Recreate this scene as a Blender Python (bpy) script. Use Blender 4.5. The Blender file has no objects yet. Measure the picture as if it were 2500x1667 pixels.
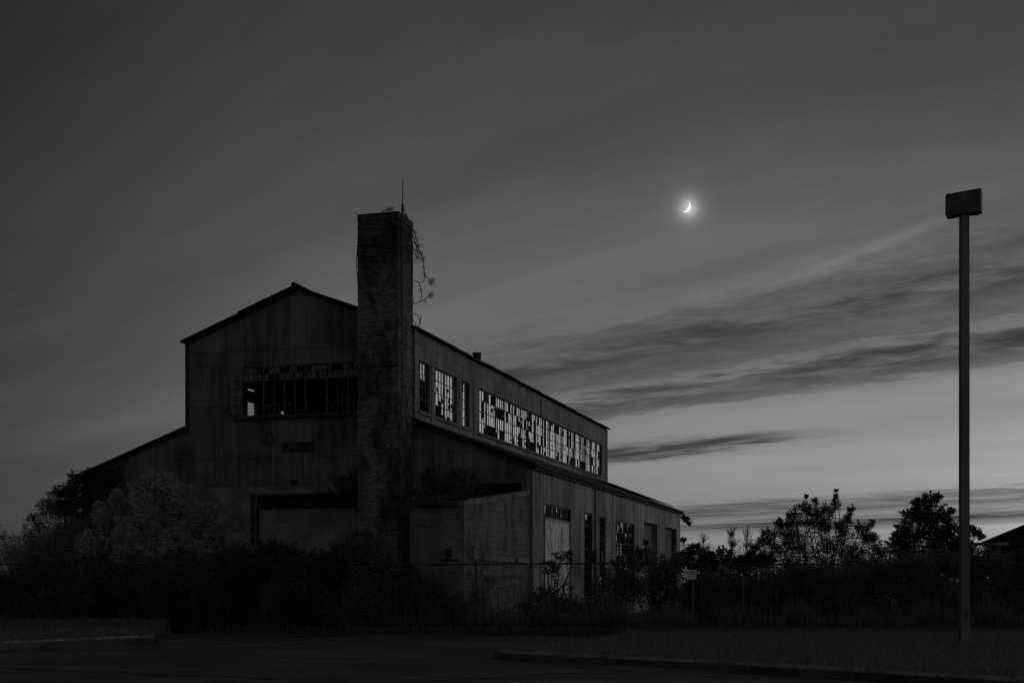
import bpy, math, random
import numpy as np
from mathutils import Vector, Matrix

sc = bpy.context.scene
C = sc.collection
F, H = 3195.0, 1.5            # focal length in photo pixels, camera height
rnd = random.Random(7)

def P(x, y, Y):
    """world point seen at photo pixel (x, y) when it stands Y metres away"""
    return Vector(((x - 1250) / F * Y, Y, H + (1420 - y) / F * Y))

# ------------------------------------------------------------------ camera
cam = bpy.data.cameras.new('camera'); co = bpy.data.objects.new('camera', cam); C.objects.link(co)
co.location = (0, 0, H); co.rotation_euler = (math.pi / 2, 0, 0)
cam.sensor_width = 36; cam.lens = F / 2500 * 36; cam.shift_y = (1420 - 833.5) / 2500
cam.clip_start = 0.3; cam.clip_end = 9000
sc.camera = co
sc.view_settings.view_transform = 'Standard'; sc.view_settings.look = 'None'
sc.view_settings.exposure = 0; sc.view_settings.gamma = 1; sc.view_settings.use_curve_mapping = False

# ------------------------------------------------------------------ node helper
class NT:
    def __init__(s, nt): s.nt = nt
    def n(s, t, **k):
        nd = s.nt.nodes.new(t)
        for a, v in k.items(): setattr(nd, a, v)
        return nd
    def put(s, sock, v):
        if isinstance(v, bpy.types.NodeSocket): s.nt.links.new(v, sock)
        elif v is not None: sock.default_value = v
    def m(s, op, a, b=None, c=None, clamp=False):
        nd = s.n('ShaderNodeMath', operation=op); nd.use_clamp = clamp
        s.put(nd.inputs[0], a); s.put(nd.inputs[1], b); s.put(nd.inputs[2], c)
        return nd.outputs[0]
    def mr(s, v, a, b, c, d, smooth=True):
        nd = s.n('ShaderNodeMapRange'); nd.interpolation_type = 'SMOOTHSTEP' if smooth else 'LINEAR'
        s.put(nd.inputs['Value'], v)
        for i, q in enumerate((a, b, c, d)): nd.inputs[1 + i].default_value = q
        return nd.outputs[0]
    def dot(s, v, w):
        nd = s.n('ShaderNodeVectorMath', operation='DOT_PRODUCT'); s.put(nd.inputs[0], v); s.put(nd.inputs[1], w)
        return nd.outputs['Value']
    def xyz(s, x, y, z):
        nd = s.n('ShaderNodeCombineXYZ'); s.put(nd.inputs[0], x); s.put(nd.inputs[1], y); s.put(nd.inputs[2], z)
        return nd.outputs[0]
    def noise(s, vec, scale, detail=4, rough=.5, dist=0.):
        nd = s.n('ShaderNodeTexNoise'); s.put(nd.inputs['Vector'], vec)
        nd.inputs['Scale'].default_value = scale; nd.inputs['Detail'].default_value = detail
        nd.inputs['Roughness'].default_value = rough; nd.inputs['Distortion'].default_value = dist
        return nd.outputs['Fac']
    def scale(s, vec, x, y, z):
        nd = s.n('ShaderNodeMapping'); s.put(nd.inputs[0], vec); nd.inputs['Scale'].default_value = (x, y, z)
        return nd.outputs[0]

# ------------------------------------------------------------------ sky
w = bpy.data.worlds.new('World'); sc.world = w; w.use_nodes = True
N = NT(w.node_tree); bg = w.node_tree.nodes['Background']
SUN_AZ, SUN_EL = 36.0, 1.15
st = N.n('ShaderNodeTexSky', sky_type='NISHITA'); st.sun_disc = False
st.sun_elevation = math.radians(SUN_EL); st.sun_rotation = math.radians(SUN_AZ)
bw = N.n('ShaderNodeRGBToBW'); N.put(bw.inputs[0], st.outputs[0])
D = N.n('ShaderNodeTexCoord').outputs['Generated']
sep = N.n('ShaderNodeSeparateXYZ'); N.put(sep.inputs[0], D)
dx, dy, dz = sep.outputs
zc = N.m('MAXIMUM', dz, .015)
along = N.m('DIVIDE', N.dot(D, (-.631, .776, 0)), zc)      # cloud deck coordinates: along and across the streaks
across = N.m('DIVIDE', N.dot(D, (.776, .631, 0)), zc)
lv = N.m('LOGARITHM', N.m('MAXIMUM', across, .2), math.e)
al = N.m('LOGARITHM', N.m('MAXIMUM', N.m('ABSOLUTE', along), .3), math.e)
nA = N.noise(N.xyz(N.m('MULTIPLY', al, 3.2), N.m('MULTIPLY', lv, 7.0), 0.), 1.0, 7, .6, .3)
nB = N.noise(N.xyz(N.m('MULTIPLY', al, 11.0), N.m('MULTIPLY', lv, 23.0), 4.), 1.0, 7, .62, .5)
nC = N.noise(N.xyz(N.m('MULTIPLY', al, 1.3), N.m('MULTIPLY', lv, 3.2), 9.), 1.0, 5, .55, .2)
v = N.m('ADD', lv, N.m('MULTIPLY', N.m('SUBTRACT', nA, .5), .17))
v = N.m('ADD', v, N.m('MULTIPLY', N.m('SUBTRACT', nB, .5), .17))
ramp = N.n('ShaderNodeValToRGB'); cr = ramp.color_ramp; cr.interpolation = 'EASE'
stops = [(0, .05), (.9, .10), (1.08, .04), (1.20, .16), (1.31, .44), (1.40, .68), (1.46, .54), (1.515, .50), (1.55, .22), (1.59, .60),
         (1.635, .76), (1.68, .62), (1.72, .10), (1.80, 0), (2.0, 0), (2.3, .03), (2.50, .10), (2.60, .60), (2.68, .72), (2.76, .35), (2.83, .50), (2.91, .82), (3.0, .40), (3.08, .06), (3.25, .22), (3.45, .05)]
while len(cr.elements) < len(stops): cr.elements.new(.5)
for e, (p, g) in zip(cr.elements, stops):
    e.position = p / 3.5; e.color = (g, g, g, 1)
N.put(ramp.inputs[0], N.m('DIVIDE', v, 3.5))
dens = N.n('ShaderNodeSeparateColor'); N.put(dens.inputs[0], ramp.outputs[0]); dens = dens.outputs[0]
patch = N.mr(N.m('ADD', N.m('MULTIPLY', nA, .55), N.m('MULTIPLY', nB, .45)), .36, .58, .60, 1.05)
# thins out to the left of the frame, where the deck runs away from the viewer
gate = N.m('ADD', N.mr(along, 5.9, 7.2, 1.0, .15), N.m('MULTIPLY', N.mr(lv, 2.3, 2.6, 0, 1.0), N.mr(along, 13, 22, 1., .0)), clamp=True)
dens = N.m('MULTIPLY', N.m('MULTIPLY', dens, patch), gate)
# the separate low bank of cloud
bank = N.m('EXPONENT', N.m('MULTIPLY', N.m('POWER', N.m('DIVIDE', N.m('SUBTRACT', v, 1.965), .052), 2.0), -1.0))
bank = N.m('MULTIPLY', bank, N.m('MULTIPLY', N.mr(along, 5.2, 6.3, 0, 1), N.mr(along, 7.6, 8.6, 1, 0)))
dens = N.m('ADD', dens, N.m('MULTIPLY', bank, .80), clamp=True)
wisp = N.mr(N.m('MULTIPLY_ADD', nC, .9, N.m('MULTIPLY', nA, .1)), .35, .68, 1.07, .90)
cloud = N.m('MULTIPLY', N.m('SUBTRACT', 1.0, dens), wisp)
# thin pale streaks of high cirrus crossing the deck at a slant
for c0_, w0_, k0_, a0_, a1_, amp_ in ((.990, .013, -.242, 1.8, 3.0, .30), (.955, .030, -.242, 1.6, 3.6, .10), (.905, .02, -.10, 2.6, 5.5, .07)):
    sx_ = N.m('DIVIDE', N.m('SUBTRACT', N.m('ADD', N.m('MULTIPLY_ADD', al, k0_, lv), N.m('MULTIPLY', N.m('SUBTRACT', nB, .5), .03)), c0_), w0_)
    sx_ = N.m('EXPONENT', N.m('MULTIPLY', N.m('POWER', N.m('ABSOLUTE', sx_), 2.0), -1.0))
    sx_ = N.m('MULTIPLY', sx_, N.m('MULTIPLY', N.mr(along, a0_, a0_ + .4, 0, amp_), N.mr(along, a1_ - .5, a1_, 1, 0)))
    cloud = N.m('MULTIPLY', cloud, N.m('ADD', sx_, 1.0))
# broad veil: thick on the left and overhead
left = N.mr(dx, -.44, -.08, .44, 1.0)
leftlow = N.mr(dx, -.40, -.30, .90, 1.0)
high = N.mr(dz, .10, .42, 1.0, .62)
back = N.m('MULTIPLY', N.mr(dy, -.25, .55, 1.75, 1.0), N.mr(dz, .44, .75, 1.0, 1.45))
back = N.m('MULTIPLY', back, N.mr(dx, .38, .54, 1.0, 2.1))
lum = N.m('MULTIPLY', N.m('MULTIPLY', bw.outputs[0], cloud), N.m('MULTIPLY', N.m('MULTIPLY', left, leftlow), high))
lum = N.m('MULTIPLY', N.m('MULTIPLY', lum, back), N.mr(dx, .12, .36, 1.0, .80))
# corona of the moon in thin cloud
md = Vector(((1681 - 1250) / F, 1, (1420 - 507) / F)).normalized()
dif = N.n('ShaderNodeVectorMath', operation='DISTANCE'); N.put(dif.inputs[0], D); dif.inputs[1].default_value = md; ang = dif.outputs['Value']
halo = N.m('ADD', N.m('MULTIPLY', N.m('EXPONENT', N.m('MULTIPLY', N.m('POWER', N.m('DIVIDE', ang, .0057), 1.6), -1.0)), 4.4),
           N.m('MULTIPLY', N.m('EXPONENT', N.m('MULTIPLY', N.m('DIVIDE', ang, .0085), -1.0)), 1.2))
lum = N.m('ADD', lum, N.m('MULTIPLY', halo, N.mr(nA, .3, .7, .8, 1.2)))
N.put(bg.inputs['Color'], lum); bg.inputs['Strength'].default_value = 0.095

sl = bpy.data.lights.new('sun', 'SUN'); so = bpy.data.objects.new('sun', sl); C.objects.link(so)
sl.energy = 0.02; sl.angle = math.radians(25); sl.color = (1, 1, 1)
sd = Vector((math.sin(math.radians(SUN_AZ)) * math.cos(math.radians(4)), math.cos(math.radians(SUN_AZ)) * math.cos(math.radians(4)), math.sin(math.radians(4))))
so.rotation_euler = sd.to_track_quat('Z', 'Y').to_euler(); so.location = (30, 40, 30)

# ------------------------------------------------------------------ materials
def new_mat(name):
    m = bpy.data.materials.new(name); m.use_nodes = True
    return m, NT(m.node_tree), m.node_tree.nodes['Principled BSDF']

def g(v): return (v, v, v, 1)

def grey_mat(name, lo, hi, sx=1., sy=1., sz=1., rough=.8, detail=5, bump=0., bscale=20., lo2=.35, hi2=.65, spec=.15):
    m, N, b = new_mat(name)
    oc = N.n('ShaderNodeTexCoord').outputs['Object']
    f = N.noise(N.scale(oc, sx, sy, sz), 1.0, detail, .6)
    val = N.mr(f, lo2, hi2, lo, hi)
    N.put(b.inputs['Base Color'], val)
    b.inputs['Roughness'].default_value = rough; b.inputs['Specular IOR Level'].default_value = spec
    if bump:
        bp = N.n('ShaderNodeBump'); bp.inputs['Strength'].default_value = 1.0; bp.inputs['Distance'].default_value = bump
        N.put(bp.inputs['Height'], N.noise(oc, bscale, 4, .6)); N.put(b.inputs['Normal'], bp.outputs[0])
    return m

def corrugated_mat(name, lo, hi, axis, pitch=.15, depth=.02, rough=.6, groove=.75, runs=4.0, rw=.40, c0=.36, c1=.62):
    """ribbed sheet: ribs across `axis`, rust runs and sheet joints"""
    m, N, b = new_mat(name)
    oc = N.n('ShaderNodeTexCoord').outputs['Object']
    sp = N.n('ShaderNodeSeparateXYZ'); N.put(sp.inputs[0], oc)
    ax = sp.outputs[axis]
    big = N.noise(N.scale(oc, .35, .35, .35), 1.0, 5, .6, .5)
    run = N.noise(N.scale(oc, runs, runs, .22), 1.0, 6, .68, .3)
    fine = N.noise(N.scale(oc, 14., 14., .6), 1.0, 3, .6)
    rib = N.m('SINE', N.m('MULTIPLY', ax, 2 * math.pi / pitch))
    val = N.m('MULTIPLY_ADD', big, .85 - rw, N.m('MULTIPLY_ADD', run, rw, N.m('MULTIPLY', fine, .15)))
    val = N.mr(val, c0, c1, lo, hi)
    sheet = N.n('ShaderNodeTexWhiteNoise', noise_dimensions='2D')
    N.put(sheet.inputs['Vector'], N.xyz(N.m('FLOOR', N.m('DIVIDE', ax, .83)), N.m('FLOOR', N.m('DIVIDE', sp.outputs[2], 2.05)), 0.))
    val = N.m('MULTIPLY', val, N.mr(sheet.outputs[0], 0, 1, .82, 1.15, False))
    val = N.m('MULTIPLY', val, N.mr(rib, -1, .2, groove, 1.0))      # darker in the valleys between the ribs
    lap = N.m('LESS_THAN', N.m('FRACT', N.m('DIVIDE', sp.outputs[2], 2.05)), .018)
    val = N.m('MULTIPLY', val, N.m('SUBTRACT', 1.0, N.m('MULTIPLY', lap, .35)))
    N.put(b.inputs['Base Color'], val); b.inputs['Roughness'].default_value = rough
    b.inputs['Specular IOR Level'].default_value = .08
    bp = N.n('ShaderNodeBump'); bp.inputs['Distance'].default_value = depth; bp.inputs['Strength'].default_value = 1.
    N.put(bp.inputs['Height'], N.m('MULTIPLY_ADD', rib, .5, N.m('MULTIPLY', lap, -.4)))
    N.put(b.inputs['Normal'], bp.outputs[0])
    return m

def brick_mat(name, c1, c2, mortar, bw_, bh, ms, rough=.9, soot=None, offset=.5, var=(.45, 1.25)):
    m, N, b = new_mat(name)
    oc = N.n('ShaderNodeTexCoord').outputs['Object']
    sp = N.n('ShaderNodeSeparateXYZ'); N.put(sp.inputs[0], oc)
    u = N.m('ADD', sp.outputs[0], sp.outputs[1])                     # faces run along x or along y
    br = N.n('ShaderNodeTexBrick', offset=offset); N.put(br.inputs['Vector'], N.xyz(u, sp.outputs[2], 0.))
    br.inputs['Scale'].default_value = 1.; br.inputs['Brick Width'].default_value = bw_; br.inputs['Row Height'].default_value = bh
    br.inputs['Mortar Size'].default_value = ms; br.inputs['Mortar Smooth'].default_value = .3
    br.inputs['Color1'].default_value = g(c1); br.inputs['Color2'].default_value = g(c2); br.inputs['Mortar'].default_value = g(mortar)
    f = N.noise(N.scale(oc, 1.1, 1.1, .5), 1.0, 6, .65, .4)
    mul = N.mr(f, .38, .62, var[0], var[1])
    if soot:
        mul = N.m('MULTIPLY', mul, N.mr(N.m('MULTIPLY_ADD', N.m('SUBTRACT', f, .5), 3.0, sp.outputs[2]), soot[0], soot[1], 1.0, .45))
    cb = N.n('ShaderNodeRGBToBW'); N.put(cb.inputs[0], br.outputs['Color'])
    N.put(b.inputs['Base Color'], N.m('MULTIPLY', cb.outputs[0], mul)); b.inputs['Roughness'].default_value = rough; b.inputs['Specular IOR Level'].default_value = .1
    bp = N.n('ShaderNodeBump'); bp.inputs['Distance'].default_value = .012; bp.inputs['Strength'].default_value = 1.
    N.put(bp.inputs['Height'], N.m('ADD', N.m('SUBTRACT', 1.0, br.outputs['Fac']), N.m('MULTIPLY', N.noise(oc, 30, 4, .6), .5)))
    N.put(b.inputs['Normal'], bp.outputs[0])
    return m

M = {}
M['sheet_x'] = corrugated_mat('ribbed sheet front', .09, .26, 0, pitch=.12, depth=.012, groove=.84)
M['sheet_y'] = corrugated_mat('ribbed sheet side', .12, .29, 1, groove=.9, depth=.008, runs=1.5, rw=.5, c0=.40, c1=.58)
M['low_y'] = corrugated_mat('stained cladding', .035, .36, 1, groove=.88, depth=.006, runs=2.1, rw=.50, c0=.41, c1=.585)
M['roof'] = grey_mat('weathered roofing', .025, .075, .8, .3, 1.5, .85, 6, .02, 6)
M['trim'] = grey_mat('dark painted trim', .03, .08, 2, 2, 2, .7)
M['steel'] = grey_mat('dark rusted steel', .03, .09, 3, 3, 3, .6)
M['sash'] = grey_mat('old window bars', .07, .16, 3, 3, 3, .6)
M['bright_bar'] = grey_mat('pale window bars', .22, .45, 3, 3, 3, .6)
M['concrete'] = grey_mat('old concrete', .17, .31, 1.2, 1.2, 1.2, .9, 6, .01, 25)
M['kerb'] = grey_mat('kerb concrete', .20, .36, 1.5, 1.5, 1.5, .9, 6, .01, 25)
M['inside'] = grey_mat('dark interior lining', .02, .04, 1, 1, 1, .9)
M['brick'] = brick_mat('weathered brick', .17, .33, .08, .215, .075, .012, soot=(11.0, 14.2))
M['block'] = brick_mat('concrete block', .20, .25, .185, .40, .20, .010, var=(.62, 1.15))
M['ply_dark'] = grey_mat('grey plywood', .17, .22, 3, 3, .5, .85)
M['cap'] = grey_mat('chimney mortar cap', .06, .12, 4, 4, 4, .9, 5, .02, 15)
M['bark'] = grey_mat('bark', .04, .09, 6, 6, 2, .9)
M['pole'] = grey_mat('bronze painted steel pole', .16, .23, 1, 1, .3, .5)
M['lamp'] = grey_mat('dark lamp housing', .10, .15, 2, 2, 2, .55)
M['galv'] = grey_mat('galvanised steel', .10, .20, 4, 4, 4, .5)
M['signwhite'] = grey_mat('faded white board', .72, .85, 3, 3, 3, .7)
M['ink'] = grey_mat('sign ink', .04, .08, 5, 5, 5, .8)
M['paint'] = grey_mat('spray paint', .03, .08, 3, 3, 3, .7)
M['palepaint'] = grey_mat('pale spray paint', .36, .5, 3, 3, 3, .7)
M['roadpaint'] = grey_mat('worn road paint', .14, .42, 3, 3, 3, .8)

nk = NT(M['kerb'].node_tree); bk = M['kerb'].node_tree.nodes['Principled BSDF']
ksp = nk.n('ShaderNodeSeparateXYZ'); nk.put(ksp.inputs[0], nk.n('ShaderNodeTexCoord').outputs['Object'])
kj = nk.m('LESS_THAN', nk.m('FRACT', nk.m('MULTIPLY', nk.m('SUBTRACT', ksp.outputs[0], ksp.outputs[1]), .31)), .012)
kold = bk.inputs['Base Color'].links[0].from_socket
nk.put(bk.inputs['Base Color'], nk.m('MULTIPLY', kold, nk.m('SUBTRACT', 1.0, nk.m('MULTIPLY', kj, .75))))

def leaf_mat(name, lo, hi, through=.35):
    """thin leaf: part of the light goes through it"""
    m, N, b = new_mat(name)
    gi = N.n('ShaderNodeNewGeometry').outputs['Random Per Island']
    col = N.mr(gi, 0, 1, lo, hi, False)
    N.put(b.inputs['Base Color'], col); b.inputs['Roughness'].default_value = .6
    b.inputs['Specular IOR Level'].default_value = .3
    tr = N.n('ShaderNodeBsdfTranslucent'); N.put(tr.inputs['Color'], col)
    mx = N.n('ShaderNodeMixShader'); mx.inputs[0].default_value = through
    m.node_tree.links.new(b.outputs[0], mx.inputs[1]); m.node_tree.links.new(tr.outputs[0], mx.inputs[2])
    m.node_tree.links.new(mx.outputs[0], m.node_tree.nodes['Material Output'].inputs['Surface'])
    return m
M['leaf'] = leaf_mat('dark leaves', .055, .14)
M['leaf_pale'] = leaf_mat('pale leaves', .46, .70, .5)
M['leaf_grey'] = leaf_mat('grey leaves', .24, .42, .45)
M['leaf_mid'] = leaf_mat('mid leaves', .10, .24)
M['shutter'] = grey_mat('galvanised shutter', .26, .42, 1, 1, 1, .7)
M['grass'] = leaf_mat('grass blades', .13, .27)
M['weed'] = leaf_mat('tall weeds', .09, .21)

# plywood sheet with wiped, streaky whitewash
m, N, b = new_mat('whitewashed board'); M['board'] = m
oc = N.n('ShaderNodeTexCoord').outputs['Object']
sw = N.noise(N.scale(oc, 1., .9, .45), 1.3, 3, .5, 1.8)
wz = N.noise(N.scale(oc, 1., 1.5, .5), 1.5, 4, .55, 3.4)
val = N.m('MULTIPLY_ADD', sw, .45, N.m('MULTIPLY', wz, .55))
N.put(b.inputs['Base Color'], N.mr(val, .40, .52, .38, 1.0)); b.inputs['Roughness'].default_value = .7

# window glass: dirty, strongly reflecting at a glancing view
m, N, b = new_mat('grimy window glass'); M['glass'] = m
gi = N.n('ShaderNodeNewGeometry').outputs['Random Per Island']
b.inputs['Roughness'].default_value = .10; b.inputs['IOR'].default_value = 1.9
N.put(b.inputs['Specular IOR Level'], N.mr(N.m('FRACT', N.m('MULTIPLY', gi, 7.31)), 0, 1, .34, .52, False))
N.put(b.inputs['Base Color'], N.mr(gi, 0, 1, .05, .16, False))
m, N, b = new_mat('dull window glass'); M['dullglass'] = m
gi = N.n('ShaderNodeNewGeometry').outputs['Random Per Island']
b.inputs['Roughness'].default_value = .35; b.inputs['IOR'].default_value = 1.5
N.put(b.inputs['Base Color'], N.mr(gi, 0, 1, .10, .19, False))

# asphalt with cracks
m, N, b = new_mat('cracked asphalt'); M['asphalt'] = m
oc = N.n('ShaderNodeTexCoord').outputs['Object']
wv = N.n('ShaderNodeVectorMath', operation='ADD'); N.put(wv.inputs[0], oc)
nz = N.n('ShaderNodeTexNoise'); N.put(nz.inputs['Vector'], oc); nz.inputs['Scale'].default_value = .5; nz.inputs['Detail'].default_value = 5
N.put(wv.inputs[1], N.scale(nz.outputs['Color'], 2.2, 2.2, 0))
vo = N.n('ShaderNodeTexVoronoi', feature='DISTANCE_TO_EDGE'); N.put(vo.inputs['Vector'], N.scale(wv.outputs[0], .11, .23, 1)); vo.inputs['Scale'].default_value = 1.0
crack = N.mr(vo.outputs['Distance'], .004, .034, .12, 1.0)
gr = N.noise(oc, 60, 3, .7); pt = N.noise(N.scale(oc, .35, .5, 1), 1.0, 6, .6)
val = N.m('MULTIPLY', N.m('MULTIPLY', N.mr(pt, .38, .62, .052, .102), N.mr(gr, .3, .7, .8, 1.2)), crack)
N.put(b.inputs['Base Color'], val); b.inputs['Roughness'].default_value = .85
bp = N.n('ShaderNodeBump'); bp.inputs['Distance'].default_value = .01; N.put(bp.inputs['Height'], gr); N.put(b.inputs['Normal'], bp.outputs[0])
M['soil'] = grey_mat('rough grassy ground', .07, .14, .6, .6, .6, .95, 6, .05, 6)

# ------------------------------------------------------------------ mesh helpers
class MB:
    """collects shapes, builds ONE mesh object"""
    def __init__(s): s.v = []; s.f = []
    def add(s, vs, fs):
        o = len(s.v); s.v += [tuple(q) for q in vs]; s.f += [tuple(i + o for i in q) for q in fs]; return s
    def box(s, x0, x1, y0, y1, z0, z1):
        vs = [(x, y, z) for z in (z0, z1) for y in (y0, y1) for x in (x0, x1)]
        return s.add(vs, [(0, 2, 3, 1), (4, 5, 7, 6), (0, 1, 5, 4), (2, 6, 7, 3), (0, 4, 6, 2), (1, 3, 7, 5)])
    def prism(s, pts, d):
        """polygon pts (3-D, planar) pushed along vector d"""
        n = len(pts); d = Vector(d); a = [Vector(p) for p in pts]; vs = a + [p + d for p in a]
        fs = [tuple(range(n - 1, -1, -1)), tuple(range(n, 2 * n))] + [(i, (i + 1) % n, n + (i + 1) % n, n + i) for i in range(n)]
        return s.add(vs, fs)
    def bar(s, a, b, w, h=None, up=(0, 0, 1)):
        a, b = Vector(a), Vector(b); h = h or w; d = (b - a).normalized(); up = Vector(up)
        if abs(d.dot(up)) > .95: up = Vector((0, 1, 0))
        x = d.cross(up).normalized() * w / 2; y = x.cross(d).normalized() * h / 2
        vs = [p + q for p in (a, b) for q in (x + y, x - y, -x - y, -x + y)]
        return s.add(vs, [(3, 2, 1, 0), (4, 5, 6, 7), (0, 1, 5, 4), (1, 2, 6, 5), (2, 3, 7, 6), (3, 0, 4, 7)])
    def tube(s, pts, rad, k=6, cap=True):
        pts = [Vector(p) for p in pts]; n = len(pts)
        rad = rad if isinstance(rad, (list, tuple)) else [rad] * n
        vs = []; fs = []; x = None
        for i, p in enumerate(pts):
            d = (pts[min(i + 1, n - 1)] - pts[max(i - 1, 0)]); d = d.normalized() if d.length > 1e-9 else Vector((0, 0, 1))
            if x is None: x = d.cross(Vector((0, 0, 1)) if abs(d.z) < .9 else Vector((1, 0, 0))).normalized()
            x = (x - d * x.dot(d)).normalized(); y = d.cross(x)
            for j in range(k):
                t = 2 * math.pi * j / k; vs.append(p + (x * math.cos(t) + y * math.sin(t)) * rad[i])
        for i in range(n - 1):
            for j in range(k):
                fs.append((i * k + j, i * k + (j + 1) % k, (i + 1) * k + (j + 1) % k, (i + 1) * k + j))
        if cap: fs += [tuple(range(k - 1, -1, -1)), tuple(range((n - 1) * k, n * k))]
        return s.add(vs, fs)
    def build(s, name, mat, parent=None):
        me = bpy.data.meshes.new(name); me.from_pydata(s.v, [], s.f); me.materials.append(M[mat]); me.update()
        o = bpy.data.objects.new(name, me); C.objects.link(o)
        if parent: o.parent = parent
        return o

def tag(o, label=None, cat=None, group=None, kind=None):
    if label: o['label'] = label
    if cat: o['category'] = cat
    if group: o['group'] = group
    if kind: o['kind'] = kind
    return o

def empty(name, label, cat, loc=(0, 0, 0), rz=0., group=None):
    o = bpy.data.objects.new(name, None); C.objects.link(o); o.location = loc; o.rotation_euler = (0, 0, rz); o.empty_display_size = .5
    return tag(o, label, cat, group)

# ------------------------------------------------------------------ setting: ground, road, verges, kerbs
gm = MB()
nx, ny = 60, 40
gm.add([(-1500, -200, 0), (1500, -200, 0), (1500, 2800, 0), (-1500, 2800, 0)], [(0, 1, 2, 3)])
tag(gm.build('ground', 'soil'), kind='structure')
rm = MB()
rm.add([(-60, -60, .006), (60, -60, .006), (60, 34, .006), (3.6, 36.0, .006), (-1, 36.9, .006), (-5, 37.6, .006), (-9.2, 38.6, .006), (-60, 41, .006)], [tuple(range(8))])
tag(rm.build('road', 'asphalt'), kind='structure')

def line_strip(pts, wid, z):
    mb = MB()
    for i in range(len(pts) - 1):
        a, b_ = Vector((*pts[i], z)), Vector((*pts[i + 1], z)); n_ = (b_ - a).cross(Vector((0, 0, 1))).normalized() * wid / 2
        mb.add([a - n_, b_ - n_, b_ + n_, a + n_], [(3, 2, 1, 0)])
    return mb
tag(line_strip([(-2.31, 20.85), (-.12, 19.6), (3.5, 17.5)], .10, .011).build('road_marking', 'roadpaint'), kind='structure')

def kerb(name, pts, hgt, wid=.17):
    """real kerb step, rounded arris, swept along pts (outer edge at pts, body to the left of travel)"""
    mb = MB(); prof = [(0, 0), (0.012, hgt - .03), (.04, hgt), (wid, hgt), (wid, 0)]
    pv = [Vector((*p, 0)) for p in pts]; n = len(pv); k = len(prof); vs = []
    for i, p in enumerate(pv):
        d = (pv[min(i + 1, n - 1)] - pv[max(i - 1, 0)]).normalized(); nrm = Vector((-d.y, d.x, 0))
        for (o_, z_) in prof: vs.append(p + nrm * o_ + Vector((0, 0, z_ + .003 * math.sin(i * 2.1))))
    fs = [(i * k + j, (i + 1) * k + j, (i + 1) * k + j + 1, i * k + j + 1) for i in range(n - 1) for j in range(k - 1)]
    fs += [tuple(range(k)), tuple(range(n * k - 1, (n - 1) * k - 1, -1))]
    mb.add(vs, fs); return tag(mb.build(name, 'kerb'), kind='structure')

def arc(c, r, a0, a1, n):
    return [(c[0] + r * math.cos(math.radians(a0 + (a1 - a0) * i / n)), c[1] + r * math.sin(math.radians(a0 + (a1 - a0) * i / n))) for i in range(n + 1)]
def dense(pts, step=1.):
    out = []
    for a, b_ in zip(pts, pts[1:]):
        n = max(1, int(math.dist(a, b_) / step)); out += [(a[0] + (b_[0] - a[0]) * i / n, a[1] + (b_[1] - a[1]) * i / n) for i in range(n)]
    return out + [pts[-1]]
# right-hand island: front edge runs from its tip towards the viewer on the right (travel so that the body lies inside)
tip = arc((.25, 25.75), .55, 100, 225, 7)
right_front = tip + dense([(3.3, 22.3), (7.04, 18.1), (11.5, 13.0), (16, 8)])
isl_r = right_front + [(40, 8), (40, 36.5), (12, 36.8), (3.6, 36.1), (2.2, 31.5), (.9, 27.3)]
kerb('kerb', right_front, .165)
left_front = dense([(-17.0, 20.5), (-11.1, 28.4), (-9.37, 30.65), (-8.95, 31.2)]) + arc((-9.25, 31.75), .55, -25, 60, 5)
isl_l = left_front + [(-9.5, 33.2), (-9.7, 36.0), (-10.0, 38.8), (-40, 41), (-40, 20.5)]
kerb('kerb', left_front, .22)
def verge(name, pts, z, seed):
    mb = MB(); n = len(pts); mb.add([(x, y, z) for x, y in pts] + [(x, y, 0.001) for x, y in pts], [tuple(range(n))] + [(i, n + i, n + (i + 1) % n, (i + 1) % n) for i in range(n)])
    return tag(mb.build(name, 'soil'), kind='structure')
verge('verge', isl_r, .12, 1); verge('verge', isl_l, .17, 2)

def inside_poly(x, y, poly):
    r = False; j = len(poly) - 1
    for i in range(len(poly)):
        xi, yi = poly[i]; xj, yj = poly[j]
        if (yi > y) != (yj > y) and x < (xj - xi) * (y - yi) / (yj - yi) + xi: r = not r
        j = i
    return r

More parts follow.
